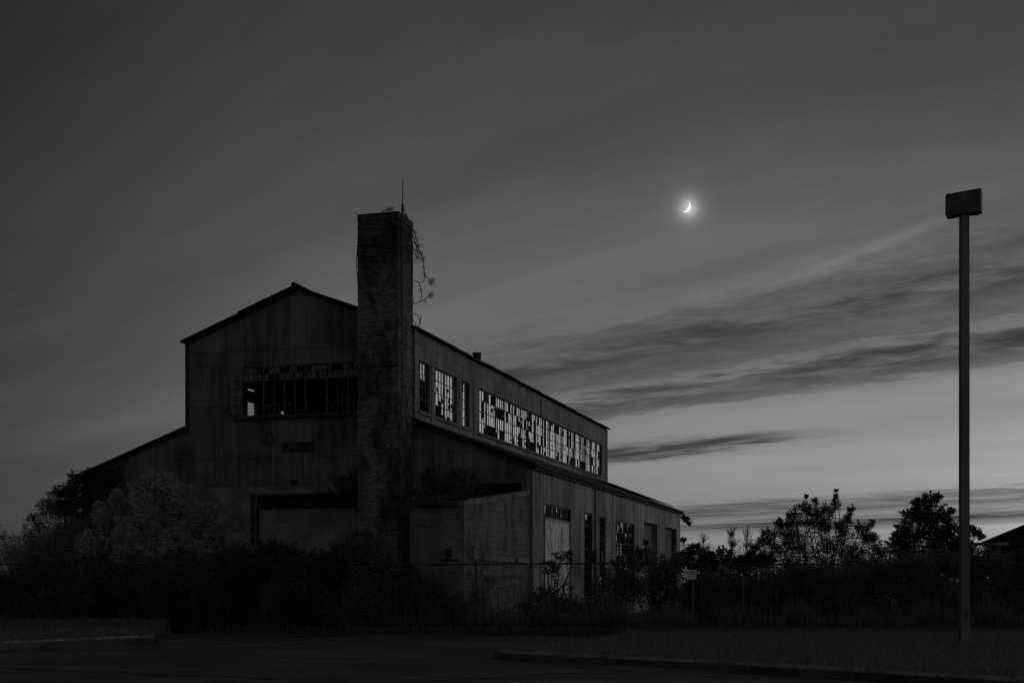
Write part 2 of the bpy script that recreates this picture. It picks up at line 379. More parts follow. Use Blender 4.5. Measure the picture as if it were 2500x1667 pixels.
def blades(name, spots, mat):
    """spots: (x, y, z, height, width) -> one mesh of bent grass blades"""
    s = np.array(spots); n = len(s); rg = np.random.default_rng(n)
    a = rg.uniform(0, 2 * np.pi, n); d = np.stack([np.cos(a), np.sin(a)], 1); pdir = np.stack([-d[:, 1], d[:, 0]], 1)
    lean = rg.uniform(.05, .6, n) * s[:, 3]
    wv_ = s[:, 4][:, None]
    p0 = np.c_[s[:, :2] + d * wv_ * .5, s[:, 2]]; p1 = np.c_[s[:, :2] - d * wv_ * .5, s[:, 2]]
    mid = s[:, :2] + pdir * lean[:, None] * .35
    p2 = np.c_[mid - d * wv_ * .4, s[:, 2] + s[:, 3] * .6]; p3 = np.c_[mid + d * wv_ * .4, s[:, 2] + s[:, 3] * .6]
    p4 = np.c_[s[:, :2] + pdir * lean[:, None], s[:, 2] + s[:, 3] * rg.uniform(.85, 1.05, n)]
    V = np.stack([p0, p1, p2, p3, p4], 1).reshape(-1, 3)
    i = np.arange(n) * 5
    me = bpy.data.meshes.new(name)
    me.vertices.add(len(V)); me.vertices.foreach_set('co', V.ravel())
    li = np.concatenate([np.stack([i, i + 1, i + 2, i + 3], 1), ], 0).ravel(); lt = np.stack([i + 3, i + 2, i + 4], 1).ravel()
    me.loops.add(len(li) + len(lt)); me.loops.foreach_set('vertex_index', np.concatenate([li, lt]).astype(np.int32))
    me.polygons.add(2 * n)
    me.polygons.foreach_set('loop_start', np.concatenate([np.arange(n) * 4, 4 * n + np.arange(n) * 3]).astype(np.int32))
    me.polygons.foreach_set('loop_total', np.concatenate([np.full(n, 4), np.full(n, 3)]).astype(np.int32))
    me.materials.append(M[mat]); me.update(); me.validate()
    o = bpy.data.objects.new(name, me); C.objects.link(o); return o

R = random.Random(3)
sp_ = []
while len(sp_) < 70000:      # mown island grass on the right
    y = 18 + 19 * R.random() ** .8; x = R.uniform(-.5, y * .41)
    if inside_poly(x, y, isl_r): q_ = .5 + .5 * math.sin(x * 1.3 + 2 * math.sin(y * .7)) * math.sin(y * 1.1 + x * .4); sp_.append((x, y, .12, R.uniform(.04, .10) + .10 * q_ * R.random() + (.22 * R.random() if R.random() < .02 else 0), R.uniform(.008, .020)))
tag(blades('grass', sp_, 'grass'), 'short mown grass on the kerbed island below the lamp post', 'grass', kind='stuff')
sp_ = []
while len(sp_) < 22000:      # left verge
    y = R.uniform(24, 39.5); x = R.uniform(-y * .41, -8)
    if inside_poly(x, y, isl_l): sp_.append((x, y, .17, R.uniform(.07, .16) + (.25 * R.random() if y > 36 else 0), R.uniform(.012, .025)))
tag(blades('grass', sp_, 'grass'), 'rough grass on the kerbed verge at the left edge', 'grass', kind='stuff')
sp_ = []
def edge_y(x):
    return 36.0 - .19 * (x - 3.6) if x < 3.6 else 36.0
for _ in range(60000):       # tall weeds along the fence line
    x = R.uniform(-16.5, 17.5); y0 = edge_y(x); y = y0 + abs(R.gauss(0, 1.5)) - .1
    hgt = R.uniform(.10, .30) + (.62 * R.random() ** 2 if y > y0 + .7 else 0) * (.4 + math.sin(x * 1.7) ** 2 + .6 * math.sin(x * .61) ** 2)
    sp_.append((x, y, 0, hgt, R.uniform(.012, .03)))
for path in (right_front, left_front):          # weeds rooted in the gutter at the foot of the kerbs
    for _ in range(130):
        k_ = R.randrange(len(path) - 1); t_ = R.random(); a_, b_ = Vector(path[k_]), Vector(path[k_ + 1]); p_ = a_.lerp(b_, t_); d_ = (b_ - a_).normalized()
        for _ in range(R.randrange(2, 9)):
            sp_.append((p_.x + d_.y * R.uniform(.01, .07) + d_.x * R.gauss(0, .06), p_.y - d_.x * R.uniform(.01, .07) + d_.y * R.gauss(0, .06), .006, R.uniform(.04, .16), R.uniform(.006, .014)))
tag(blades('weeds', sp_, 'weed'), 'unmown weeds and long grass along the foot of the fence', 'weeds', kind='stuff')

# ------------------------------------------------------------------ factory building
ANG = math.atan2(-943, F)
O0 = Vector((-3.5756, 48.0, 0))
def W(a, b_, z):                # building coordinates -> world
    ca, sa = math.cos(ANG), math.sin(ANG)
    return Vector((O0.x + a * ca - b_ * sa, O0.y + a * sa + b_ * ca, z))
fac = empty('factory_building', 'derelict factory hall with ribbed cladding, tall gable and long row of broken windows', 'factory', O0, ANG)
AL, AR, BL = -9.42, 0.0, 32.95      # nave from AL to AR, length BL
LL, LR = -14.09, 4.48              # outer walls of the two aisles
TH = .16

def cells(lo, hi, cuts):
    s_ = sorted({lo, hi, *[c for c in cuts if lo < c < hi]}); return list(zip(s_, s_[1:]))
def wall_cells(x0, x1, z0, z1, holes, emit):
    for xa, xb in cells(x0, x1, [h for q in holes for h in q[:2]]):
        zs = cells(z0, z1, [h for q in holes for h in q[2:]]); run = None
        for za, zb in zs:
            cx, cz = (xa + xb) / 2, (za + zb) / 2
            if any(q[0] < cx < q[1] and q[2] < cz < q[3] for q in holes):
                if run: emit(xa, xb, *run); run = None
            else: run = (run[0], zb) if run else (za, zb)
        if run: emit(xa, xb, *run)

# front gable (nave)
FW = (-7.0, -1.35, 7.80, 9.68)          # the broken window band
DOOR = (-6.49, -2.2, 0, 4.74)
mb = MB()
wall_cells(AL, AR, 5.10, 10.75, [FW], lambda a, b_, c, d: mb.box(a, b_, 0, TH, c, d))
mb.prism([(AL, 0, 10.75), (AR, 0, 10.75), ((AL + AR) / 2, 0, 12.50)], (0, TH, 0))
mb.build('gable_wall', 'sheet_x', fac)
mb = MB()
wall_cells(AL, AR, 0, 5.10, [DOOR], lambda a, b_, c, d: mb.box(a, b_, -.03, TH, c, d))
mb.box(AL, AR, -.045, -.031, 5.06, 5.10)
mb.build('concrete_base_wall', 'concrete', fac)
# aisle fronts
mb = MB(); mb.prism([(LL, 0, 0), (AL, 0, 0), (AL, 0, 7.38), (LL, 0, 5.70)], (0, TH, 0)); mb.build('aisle_front_wall', 'sheet_x', fac)
mb = MB()
OP = (1.96, 4.08, 4.40, 5.05)
wall_cells(AR, LR, 0, 5.62, [OP], lambda a, b_, c, d: mb.box(a, b_, 0, TH, c, d))
mb.prism([(AR, 0, 5.62), (LR, 0, 5.62), (AR, 0, 7.38)], (0, TH, 0)); mb.build('aisle_front_wall', 'sheet_x', fac)
# clerestory, right side
HOLES = [(.51, 1.66, 7.84, 9.72), (2.17, 4.88, 7.84, 9.72), (5.45, 6.44, 7.84, 9.70), (7.68, 31.70, 7.82, 9.72)]
mb = MB(); wall_cells(TH, BL, 7.15, 10.80, HOLES, lambda a, b_, c, d: mb.box(-TH, 0, a, b_, c, d)); mb.build('clerestory_wall', 'sheet_y', fac)
HL = [(4.40, 5.55, 9.42, 9.70), (4.40, 5.55, 8.20, 9.12), (7.80, 8.55, 8.2, 9.13), (9.7, 10.5, 9.25, 9.60), (10.75, 11.3, 9.25, 9.55), (13, 13.8, 8.2, 9.6), (20, 24, 8.2, 9.6)]
mb = MB(); wall_cells(TH, BL, 7.15, 10.80, HL, lambda a, b_, c, d: mb.box(AL, AL + TH, a, b_, c, d)); mb.build('clerestory_wall', 'sheet_y', fac)
# low side wall, right
TR_ = (1.60, 5.77, .85, 4.40); N1 = (8.05, 9.57, .9, 4.40); N2 = (10.93, 12.26, 1.2, 4.40); GR = (14.45, 18.89, 1.2, 4.36); D1 = (21.4, 25.3, 0, 4.60); D2 = (28.07, 31.77, 0, 4.60)
mb = MB(); wall_cells(TH, BL, 0, 5.62, [TR_, N1, N2, GR, D1, D2], lambda a, b_, c, d: mb.box(LR - TH, LR, a, b_, c, d)); mb.build('side_wall', 'low_y', fac)
mb = MB(); mb.box(LL, LL + TH, TH, BL, 0, 5.62); mb.build('side_wall', 'low_y', fac)
mb = MB(); mb.prism([(LL, BL, 0), (LR, BL, 0), (LR, BL, 5.62), (AR, BL, 7.38), (AR, BL, 10.75), ((AL + AR) / 2, BL, 12.50), (AL, BL, 10.75), (AL, BL, 7.38), (LL, BL, 5.70)], (0, TH, 0)); mb.build('back_wall', 'sheet_x', fac)
# corner strips
mb = MB(); mb.box(-.10, .035, -.035, .12, 7.2, 10.75); mb.build('corner_trim', 'sheet_y', fac)
mb = MB(); mb.box(AL - .03, AL + .12, -.035, .12, 7.2, 10.75); mb.build('corner_trim', 'steel', fac)
mb = MB(); mb.box(LR - .2, LR + .03, -.03, .22, 0, 5.6); mb.build('corner_trim', 'sheet_y', fac)
mb = MB(); mb.box(-.1, .035, BL - .22, BL + .2, 5.6, 10.75); mb.build('corner_trim', 'sheet_y', fac)

# roofs
mid = (AL + AR) / 2
def roof_slab(pts2, b0, b1, th=.09, wob=.0):
    """(a, z) outline of the top, with thickness downwards, from b0 to b1; edge slightly uneven"""
    (a0, z0), (a1, z1) = pts2; mb = MB(); rr = random.Random(int(a0 * 10)); n = 40; vs = []; fs = []
    for i in range(n + 1):
        bb = b0 + (b1 - b0) * i / n; e = rr.uniform(-wob, wob)
        vs += [(a0, bb, z0), (a1 + e, bb, z1 + e * .5), (a1 + e, bb, z1 - th + e * .5), (a0, bb, z0 - th)]
    for i in range(n):
        for j in range(4): fs.append((i * 4 + j, i * 4 + (j + 1) % 4, i * 4 + 4 + (j + 1) % 4, i * 4 + 4 + j))
    fs += [(3, 2, 1, 0), (n * 4, n * 4 + 1, n * 4 + 2, n * 4 + 3)]
    return mb.add(vs, fs)
sl_ = (12.63 - 10.82) / (mid - AL + .17)
rf = roof_slab([(mid, 12.63), (AR + .18, 10.83)], -.17, BL + .30, .075, .025).build('nave_roof', 'roof', fac)
roof_slab([(mid, 12.63), (AL - .17, 10.82)], -.17, BL + .30, .075, .02).build('nave_roof', 'roof', fac)
mb = roof_slab([(mid, 12.672), (AL + 2.3, 12.672 - 2.41 * sl_)], -.21, 9., .04, .01); mb.build('roof_sheet', 'roof', fac)
mb = MB(); mb.tube([(mid, -.36, 12.64), (mid, 12, 12.64), (mid, BL + .35, 12.64)], .09, 10); mb.build('ridge_cap', 'roof', rf)
lr = roof_slab([(AR + .01, 7.50), (LR + .22, 5.70)], -.18, BL + .38, .10, .03).build('aisle_roof', 'roof', fac)
roof_slab([(AL - .01, 7.50), (LL - .22, 5.72)], -.18, BL + .38, .10, .03).build('aisle_roof', 'roof', fac)
mb = MB(); mb.box(LR + .02, LR + .13, -.10, BL + .3, 5.52, 5.64); mb.build('fascia', 'trim', fac)
mb = MB(); mb.prism([(AR + .02, -.14, 7.38), (AR + .02, -.14, 7.30), (LR, -.14, 5.54), (LR, -.14, 5.62)], (0, .1, 0)); mb.build('bargeboard', 'trim', fac)
mb = MB(); mb.prism([(AL - .02, -.14, 7.38), (AL - .02, -.14, 7.32), (LL, -.14, 5.58), (LL, -.14, 5.64)], (0, .1, 0)); mb.build('bargeboard', 'trim', fac)
for s_, (ae, ze) in ((0, (AR, 10.72)), (1, (AL, 10.70))):
    mb = MB(); mb.prism([(mid, -.15, 12.55), (mid, -.15, 12.49), (ae, -.15, ze - .06), (ae, -.15, ze)], (0, .1, 0)); mb.build('bargeboard', 'trim', fac)
# ridge of lifted sheets on the far end of the aisle roof
mb = MB()
for q in range(5): mb.box(.6 + .02 * q, 4.0, 24 + q * 1.9, 25.8 + q * 1.9, 0, .05)
vs = [(x, y, 7.53 - (x - .0) * .384 + z + .03) for x, y, z in mb.v]; mb.v = vs; mb.build('roof_sheet', 'roof', fac)
mb = MB(); mb.tube([(-1.0, 10.5, 11.1), (-1.0, 10.5, 11.66)], .18, 16); mb.tube([(-1.0, 10.5, 11.63), (-1.0, 10.5, 11.70)], .205, 16); mb.build('roof_vent', 'steel', rf)

# ---- windows
def pane_shapes(u0, u1, v0, v1, state, r):
    """outline polygons (2-D) of what is left of one pane"""
    w_, h_ = u1 - u0, v1 - v0
    if state == 'whole': return [[(u0, v0), (u1, v0), (u1, v1), (u0, v1)]]
    if state == 'gone': return []
    if state in ('low', 'top'):
        n = 6; base = r.uniform(.25, .8); ys = [min(.97, max(.03, base + r.uniform(-.28, .28))) for _ in range(n + 1)]
        if state == 'low': return [[(u0, v0), (u1, v0)] + [(u1 - w_ * i / n, v0 + h_ * ys[i]) for i in range(n + 1)]]
        return [[(u1, v1), (u0, v1)] + [(u0 + w_ * i / n, v1 - h_ * ys[i]) for i in range(n + 1)]]
    if state == 'side':
        n = 6; base = r.uniform(.3, .7); xs = [min(.95, max(.05, base + r.uniform(-.25, .25))) for _ in range(n + 1)]
        if r.random() < .5: return [[(u0, v1), (u0, v0)] + [(u0 + w_ * xs[i], v0 + h_ * i / n) for i in range(n + 1)]]
        return [[(u1, v0), (u1, v1)] + [(u1 - w_ * xs[i], v1 - h_ * i / n) for i in range(n + 1)]]
    # 'hole': a ring of quads round a jagged hole
    cu, cv = u0 + w_ * r.uniform(.3, .7), v0 + h_ * r.uniform(.25, .75); big = .10 if state == 'shot' else r.uniform(.16, .42)
    outer = [(u0, v0), ((u0 + u1) / 2, v0), (u1, v0), (u1, v0 + h_ / 3), (u1, v0 + 2 * h_ / 3), (u1, v1), ((u0 + u1) / 2, v1), (u0, v1), (u0, v0 + 2 * h_ / 3), (u0, v0 + h_ / 3)]
    inner = []
    for (ou, ov) in outer:
        L_ = math.hypot(ou - cu, ov - cv); rad = min(.9 * L_, big * w_ * r.uniform(.6, 1.3) + 0.0); inner.append((cu + (ou - cu) / L_ * rad, cv + (ov - cv) / L_ * rad))
    n = len(outer); return [[outer[i], outer[(i + 1) % n], inner[(i + 1) % n], inner[i]] for i in range(n)]

def glaze(to3, u0, u1, v0, v1, nu, nv, pick, r, tilt=.03, sash=4):
    mb = MB(); du, dv = (u1 - u0) / nu, (v1 - v0) / nv; base = 0.
    for i in range(nu):
        if i % sash == 0: base = r.uniform(-tilt, tilt)
        for j in range(nv):
            t1, t2 = base + r.uniform(-tilt, tilt) * .5, r.uniform(-tilt, tilt) * .5; cu, cv = u0 + (i + .5) * du, v0 + (j + .5) * dv
            a, b_, c, d = u0 + i * du, u0 + (i + 1) * du, v0 + j * dv, v0 + (j + 1) * dv
            pad = .004
            polys = pane_shapes(a + pad, b_ - pad, c + pad, d - pad, pick(i, j, r), r); allv = {}; fs = []; vs = []
            for po in polys:
                idx = []
                for q in po:
                    key = (round(q[0], 5), round(q[1], 5))
                    if key not in allv: allv[key] = len(vs); vs.append(to3(q[0], q[1], (q[0] - cu) * t1 + (q[1] - cv) * t2))
                    idx.append(allv[key])
                ded = [k for n_, k in enumerate(idx) if k != idx[n_ - 1]]
                if len(ded) > 2: fs.append(tuple(ded))
            if fs: mb.add(vs, fs)
    return mb

def frame_bars(u0, u1, v0, v1, nu, nv, boxer, thin=.020, thick=.06, every=4, edge=.05):
    du, dv = (u1 - u0) / nu, (v1 - v0) / nv
    for i in range(nu + 1):
        t = edge if i in (0, nu) else thick if i % every == 0 else thin
        x = u0 + i * du; xa, xb = x - t / 2, x + t / 2
        if i == 0: xa, xb = u0, u0 + t
        if i == nu: xa, xb = u1 - t, u1
        boxer(xa, xb, v0, v1, .036 if t > thin else .019)
    for j in range(nv + 1):
        t = edge if j in (0, nv) else thin * 1.5
        y = v0 + j * dv; ya, yb = y - t / 2, y + t / 2
        if j == 0: ya, yb = v0, v0 + t
        if j == nv: ya, yb = v1 - t, v1
        boxer(u0 + .001, u1 - .001, ya, yb, .033 if t > thin * 2 else .017)

def side_window(a_face, hole, nu, nv, pick, seed, every=4, mat='sash', recess=.10, sill=True, glass='glass', thick=.055):
    u0, u1, v0, v1 = hole; r = random.Random(seed); mb = MB(); a_ = a_face - recess
    frame_bars(u0, u1, v0, v1, nu, nv, lambda xa, xb, ya, yb, d: mb.box(a_ - d, a_ + d, xa, xb, ya, yb), every=every, thick=thick)
    wn = mb.build('window', mat, fac)
    glaze(lambda u, v_, n_: (a_ + n_, u, v_), u0, u1, v0, v1, nu, nv, pick, r, sash=every).build('panes', glass, wn)
    if sill:
        s_ = MB(); s_.box(a_face - .12, a_face + .07, u0 - .08, u1 + .08, v0 - .10, v0 - .004); s_.build('sill', 'concrete', wn)
    return wn

def weights(whole, gone, low, top, side, hole, shot):
    names = ['whole', 'gone', 'low', 'top', 'side', 'hole', 'shot']; ws = [whole, gone, low, top, side, hole, shot]
    return lambda r: r.choices(names, ws)[0]
good = weights(64, 1, 2, 4, 2, 4, 23); bad = weights(14, 50, 6, 18, 6, 5, 2); mix = weights(46, 10, 6, 10, 9, 8, 11)
def pick_long(i, j, r):
    x = i / 72
    if j == 3: return good(r) if r.random() < .86 else 'gone'
    if j == 0 and (x < .10 or r.random() < .28): return bad(r)
    if .26 < x < .44 and r.random() < .40: return bad(r)
    if x > .82 and r.random() < .45: return mix(r)
    if r.random() < .05: return 'gone'
    return good(r)
gones = set()
rg_ = random.Random(21)
for _ in range(12):            # sashes that lost two to four panes in a block
    ci, cj, n_ = rg_.randrange(4, 70), rg_.randrange(0, 4), rg_.choice((1, 2, 3, 3))
    if cj > 2 and n_ > 2: n_ = 1
    for q in range(n_): gones.add((ci + q, cj))
for q in [(6, 3), (14, 3), (13, 2), (24, 3), (25, 3), (40, 3), (52, 3), (60, 3), (68, 3)]: gones.add(q)
side_window(0, HOLES[0], 4, 4, lambda i, j, r: 'whole' if j == 3 else ('top' if j == 2 else 'gone') if i < 3 else 'gone', 1, thick=.03)
side_window(0, HOLES[1], 8, 4, lambda i, j, r: 'whole' if j == 3 else r.choice(['whole', 'whole', 'shot', 'hole', 'shot']) if j == 2 else r.choice(['hole', 'shot', 'low', 'top', 'whole', 'side']) if j == 1 else r.choice(['gone', 'gone', 'top', 'top', 'side']), 5)
side_window(0, HOLES[2], 3, 5, lambda i, j, r: r.choice(['whole', 'whole', 'hole', 'side', 'shot']) if i < 2 else r.choice(['gone', 'side', 'hole', 'shot']), 8, thick=.03)
side_window(0, HOLES[3], 72, 4, lambda i, j, r: 'gone' if (i, j) in gones else pick_long(i, j, r), 12)
# dark downpipe marks / pilaster strips between the bays
mb = MB(); mb.box(.004, .03, 17.6, 17.95, 9.75, 10.6); mb.build('stain_panel', 'steel', fac)
for hb in (1.92, 5.17, 7.05):
    mb = MB(); mb.box(.004, .022, hb - .10, hb + .10, 7.5, 9.9); mb.build('pilaster', 'sheet_y', fac)

# low wall openings
r = random.Random(31)
TRW = (1.60, 5.77, 3.88, 4.40)
side_window(LR, TRW, 12, 1, lambda i, j, r: r.choice(['top', 'side', 'gone', 'top', 'whole', 'gone']), 4, every=1, mat='steel', sill=False, recess=.10)
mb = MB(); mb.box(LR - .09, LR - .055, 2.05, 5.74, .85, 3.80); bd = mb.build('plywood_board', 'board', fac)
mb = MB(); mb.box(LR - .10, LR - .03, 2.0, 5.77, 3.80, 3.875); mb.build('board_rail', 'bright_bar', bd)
low_windows = [side_window(LR, N1, 3, 7, lambda i, j, r: 'top' if (i, j) == (1, 6) else r.choice(['gone', 'gone', 'gone', 'gone', 'gone', 'low']), 7, every=9, mat='steel', sill=False, glass='dullglass'),
    side_window(LR, N2, 3, 6, lambda i, j, r: 'side' if (i, j) == (0, 5) else r.choice(['gone', 'gone', 'gone', 'shot']), 9, every=9, mat='steel', sill=False, glass='dullglass'),
    side_window(LR, GR, 12, 6, lambda i, j, r: r.choice(['top', 'gone', 'gone', 'side']) if j == 5 else r.choice(['gone', 'gone', 'gone', 'gone', 'gone', 'side', 'top']), 10, every=3, mat='steel', sill=False, glass='dullglass')]
for wn_, h_ in zip(low_windows, (N1, N2, GR)):          # pale strips: sky light on the reveals is put into their colour
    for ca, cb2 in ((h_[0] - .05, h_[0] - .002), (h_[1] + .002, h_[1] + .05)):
        mb = MB(); mb.box(LR - .02, LR + .012, ca, cb2, h_[2], h_[3]); mb.build('lit_casing', 'bright_bar', wn_)
for h_, cover in ((D1, .55), (D2, .50)):
    mb = MB(); n = 46
    for q in range(n):
        z = h_[3] * q / n; e = h_[0] + .02; f_ = h_[0] + (h_[1] - h_[0]) * .985
        mb.add([(LR - .30, e, z), (LR - .30, f_, z), (LR - .26, f_, z + .05), (LR - .26, e, z + .05), (LR - .30, e, z + .099), (LR - .30, f_, z + .099)], [(0, 1, 2, 3), (3, 2, 5, 4)])
    mb.build('roller_shutter', 'shutter', fac)
    mb = MB(); mb.box(LR - .5, LR - TH - .002, h_[0] - .15, h_[0] - .001, 0, h_[3]); mb.box(LR - .5, LR - TH - .002, h_[1] + .001, h_[1] + .15, 0, h_[3]); mb.box(LR - .5, LR - TH - .002, h_[0] - .15, h_[1] + .15, h_[3] + .001, h_[3] + .2); mb.build('door_reveal', 'low_y', fac)
# vertical joints with rust runs on the low wall
mb = MB(); mb.box(LR + .002, LR + .04, 10.08, 10.38, .0, 5.46); mb.build('pilaster', 'steel', fac)

# front window band
fw_top = (FW[0], FW[1], 9.15, 9.68)
r = random.Random(17); mb = MB(); ny_ = -.0
nu = 26
xs = [FW[0] + (FW[1] - FW[0]) * i / nu for i in range(nu + 1)]
for i, x in enumerate(xs):
    t = .055 if i % 4 == 0 else .018
    mb.box(x - t / 2, x + t / 2, .03, .09, 9.16 if t < .05 and i % 2 else (9.16 if t < .05 else 7.82), 9.66)
    if i % 4 == 2 and i not in (2, 14): mb.box(x - .013 - .008 * (i % 3), x + .012, .035, .085, 7.82, 9.14)
for z, t in ((9.67, .05), (9.41, .018), (9.15, .06), (7.815, .05)): mb.box(FW[0], FW[1], .028, .088, z - t / 2, z + t / 2)
for i0, i1, z1 in ((4, 6, 8.22), (6, 8, 8.22), (8, 10, 8.22), (17, 19, 8.24), (19, 20, 8.62), (21, 23, 8.22), (23, 25, 8.22)):     # remnants of the bottom lights
    xm = (xs[i0] + xs[i1]) / 2
    mb.box(xs[i0], xs[i1], .045, .075, z1 - .012, z1 + .012); mb.box(xm - .010, xm + .010, .045, .075, 7.84, z1 - .013); mb.box(xs[i0] - .014, xs[i0] + .014, .04, .08, 7.84, z1 - .013)
fwin = mb.build('window', 'sash', fac)
holes = {(20, 1), (21, 1), (14, 0), (10, 1), (4, 1), (3, 1), (3, 0), (5, 0), (6, 0), (7, 1), (8, 1), (9, 0), (11, 1), (17, 1), (18, 1), (2, 1), (12, 1)}
glaze(lambda u, v_, n_: (u, .06 + n_, v_), FW[0], FW[1], 9.17, 9.65, nu, 2, lambda i, j, r: ('gone' if r.random() < .7 else 'side') if (i, j) in holes else r.choice(['whole'] * 7 + ['shot', 'hole', 'shot']), r, tilt=.02).build('panes', 'dullglass', fwin)
mb = MB(); mb.box(FW[0] - .35, FW[1] + .1, -.14, .02, 7.66, 7.775); mb.build('sill', 'trim', fwin)
# casement swung open on the left
def sash_frame(w_, h_, nu, nv, t=.028):
    mb = MB()
    for i in range(nu + 1): mb.box(w_ * i / nu - t / 2, w_ * i / nu + t / 2, -.015, .015, 0, h_)
    for j in range(nv + 1): mb.box(0, w_, -.012, .012, h_ * j / nv - t / 2, h_ * j / nv + t / 2)
    return mb
sf = sash_frame(.52, 1.27, 2, 4).build('open_casement', 'steel', fac); sf.location = (FW[0] - .50, -.10, 7.88); sf.rotation_euler = (0, 0, math.radians(4))
gl = glaze(lambda u, v_, n_: (u, n_, v_), 0, .52, 0, 1.27, 2, 4, lambda i, j, r: r.choice(['whole', 'whole', 'whole', 'shot']), random.Random(2)); gl.build('panes', 'dullglass', sf)
# sash hanging loose under the sill
hs = sash_frame(.40, 1.02, 2, 4, .022).build('hanging_sash', 'steel', fac); hs.location = (-6.02, -.16, 6.70); hs.rotation_euler = (math.radians(4), math.radians(-13), 0)
gl = glaze(lambda u, v_, n_: (u, n_, v_), 0, .40, 0, 1.02, 2, 4, lambda i, j, r: 'whole' if (i, j) in ((1, 0),) else 'gone', random.Random(2)); gl.build('panes', 'dullglass', hs)
# inside: crane beam and roof truss members seen through the band
mb = MB(); mb.bar((AL + .5, 1.2, 9.28), (AL + .5, BL - .5, 9.28), .22, .30); mb.build('crane_beam', 'inside', fac)
mb = MB()
for q in range(1, 8):
    bb = q * 4.2; mb.bar((AL + .2, bb, 10.6), (AR - .2, bb, 10.6), .12, .16); mb.bar((AL + .25, bb, 0), (AL + .25, bb, 10.5), .22); mb.bar((AR - .30, bb, 0), (AR - .30, bb, 10.5), .22); mb.bar((AL + .2, bb, 10.7), (mid, bb, 12.5), .1); mb.bar((mid, bb, 12.5), (AR - .2, bb, 10.7), .1)
mb.build('roof_truss', 'inside', fac)
# louvre with hood
mb = MB(); mb.box(-5.36, -3.97, -.05, -.004, 6.40, 6.77)
lv_ = mb.build('louvre', 'lamp', fac); mb = MB()
for q in range(5): mb.bar((-5.30, -.075, 6.45 + q * .07), (-4.03, -.075, 6.42 + q * .08), .05, .02)
mb.build('slat', 'trim', lv_)
mb = MB(); mb.box(-5.30, -4.05, -.028, -.004, 5.15, 6.34); mb.build('patch_panel', 'sheet_x', fac)
mb = MB(); mb.box(-4.42, -4.28, -.05, -.03, 5.2, 6.3); mb.build('conduit', 'concrete', fac)
mb = MB(); mb.tube([(-4.72, -.06, 5.28), (-4.72, -.22, 5.30), (-4.72, -.30, 5.18)], [.05, .05, .07], 8); mb.build('wall_lamp', 'steel', fac)
# big roller door at the front
mb = MB(); n = 62
for q in range(n):
    z = 4.28 * q / n; mb.add([(DOOR[0] + .03, .34, z), (-2.22, .34, z), (-2.22, .30, z + .035), (DOOR[0] + .03, .30, z + .035), (DOOR[0] + .03, .34, z + .069), (-2.22, .34, z + .069)], [(0, 1, 2, 3), (3, 2, 5, 4)])
rd = mb.build('roller_door', 'shutter', fac)
mb = MB(); mb.box(DOOR[0], -2.2, .2, .6, 4.34, 4.72); mb.build('shutter_housing', 'inside', rd)
mb = MB(); mb.box(DOOR[0] - .14, DOOR[0] - .002, -.06, .16, 0, 4.86); mb.box(DOOR[0] - .14, -2.1, -.06, -.032, 4.742, 4.83); mb.build('door_frame', 'steel', fac)

# ------------------------------------------------------------------ chimney
ch = empty('chimney', 'square brick chimney stack with ivy at its crown, standing before the factory gable', 'chimney', O0, ANG)
CX0, CX1, CB = -1.60, -.045, -1.52
r = random.Random(5); mb = MB(); hh = .075
z = 0
vs = []; fs = []
# courses step in and out by a few millimetres so the edge is not a ruled line
row = 0
while z < 14.42:
    e = r.uniform(-.018, .016); e2 = r.uniform(-.018, .016); tpr = .012 * (14.4 - z) / 14.4
    z1 = min(z + hh * 2, 14.42)
    mb.add([(CX0 - e - tpr, CB - e2, z), (CX1 + e2 + tpr, CB - e2, z), (CX1 + e2 + tpr, -.05, z), (CX0 - e - tpr, -.05, z), (CX0 - e - tpr, CB - e2, z1), (CX1 + e2 + tpr, CB - e2, z1), (CX1 + e2 + tpr, -.05, z1), (CX0 - e - tpr, -.05, z1)],
           [(0, 1, 5, 4), (1, 2, 6, 5), (2, 3, 7, 6), (3, 0, 4, 7), (4, 5, 6, 7), (3, 2, 1, 0)])
    z = z1
mb.build('shaft', 'brick', ch)
mb = MB(); mb.box(CX0 - .012, CX1 + .012, CB - .012, -.04, 14.425, 14.68); mb.build('cap', 'cap', ch)
mb = MB(); mb.tube([(CX1 + .05, -1.22, 14.72), (CX1 + .05, -1.22, 15.0)], .05, 8); mb.tube([(CX1 + .05, -1.22, 15.0), (CX1 + .062, -1.22, 15.9)], [.018, .011], 6); mb.build('lightning_rod', 'steel', ch)
mb = MB(); mb.tube([(CX1 + .05, -1.22, z_) for z_ in (3.0, 6, 9, 12, 14.72)], .026, 8); mb.build('conduit', 'galv', ch)
for zs, dz_ in ((13.55, -.06), (9.2, .0)):
    mb = MB(); mb.bar((CX0 - .03, CB - .025, zs), (CX1 + .03, CB - .025, zs), .014, .035); mb.bar((CX1 + .035, CB - .02, zs), (CX1 + .035, -.06, zs + dz_), .014, .035); mb.build('strap', 'steel', ch)

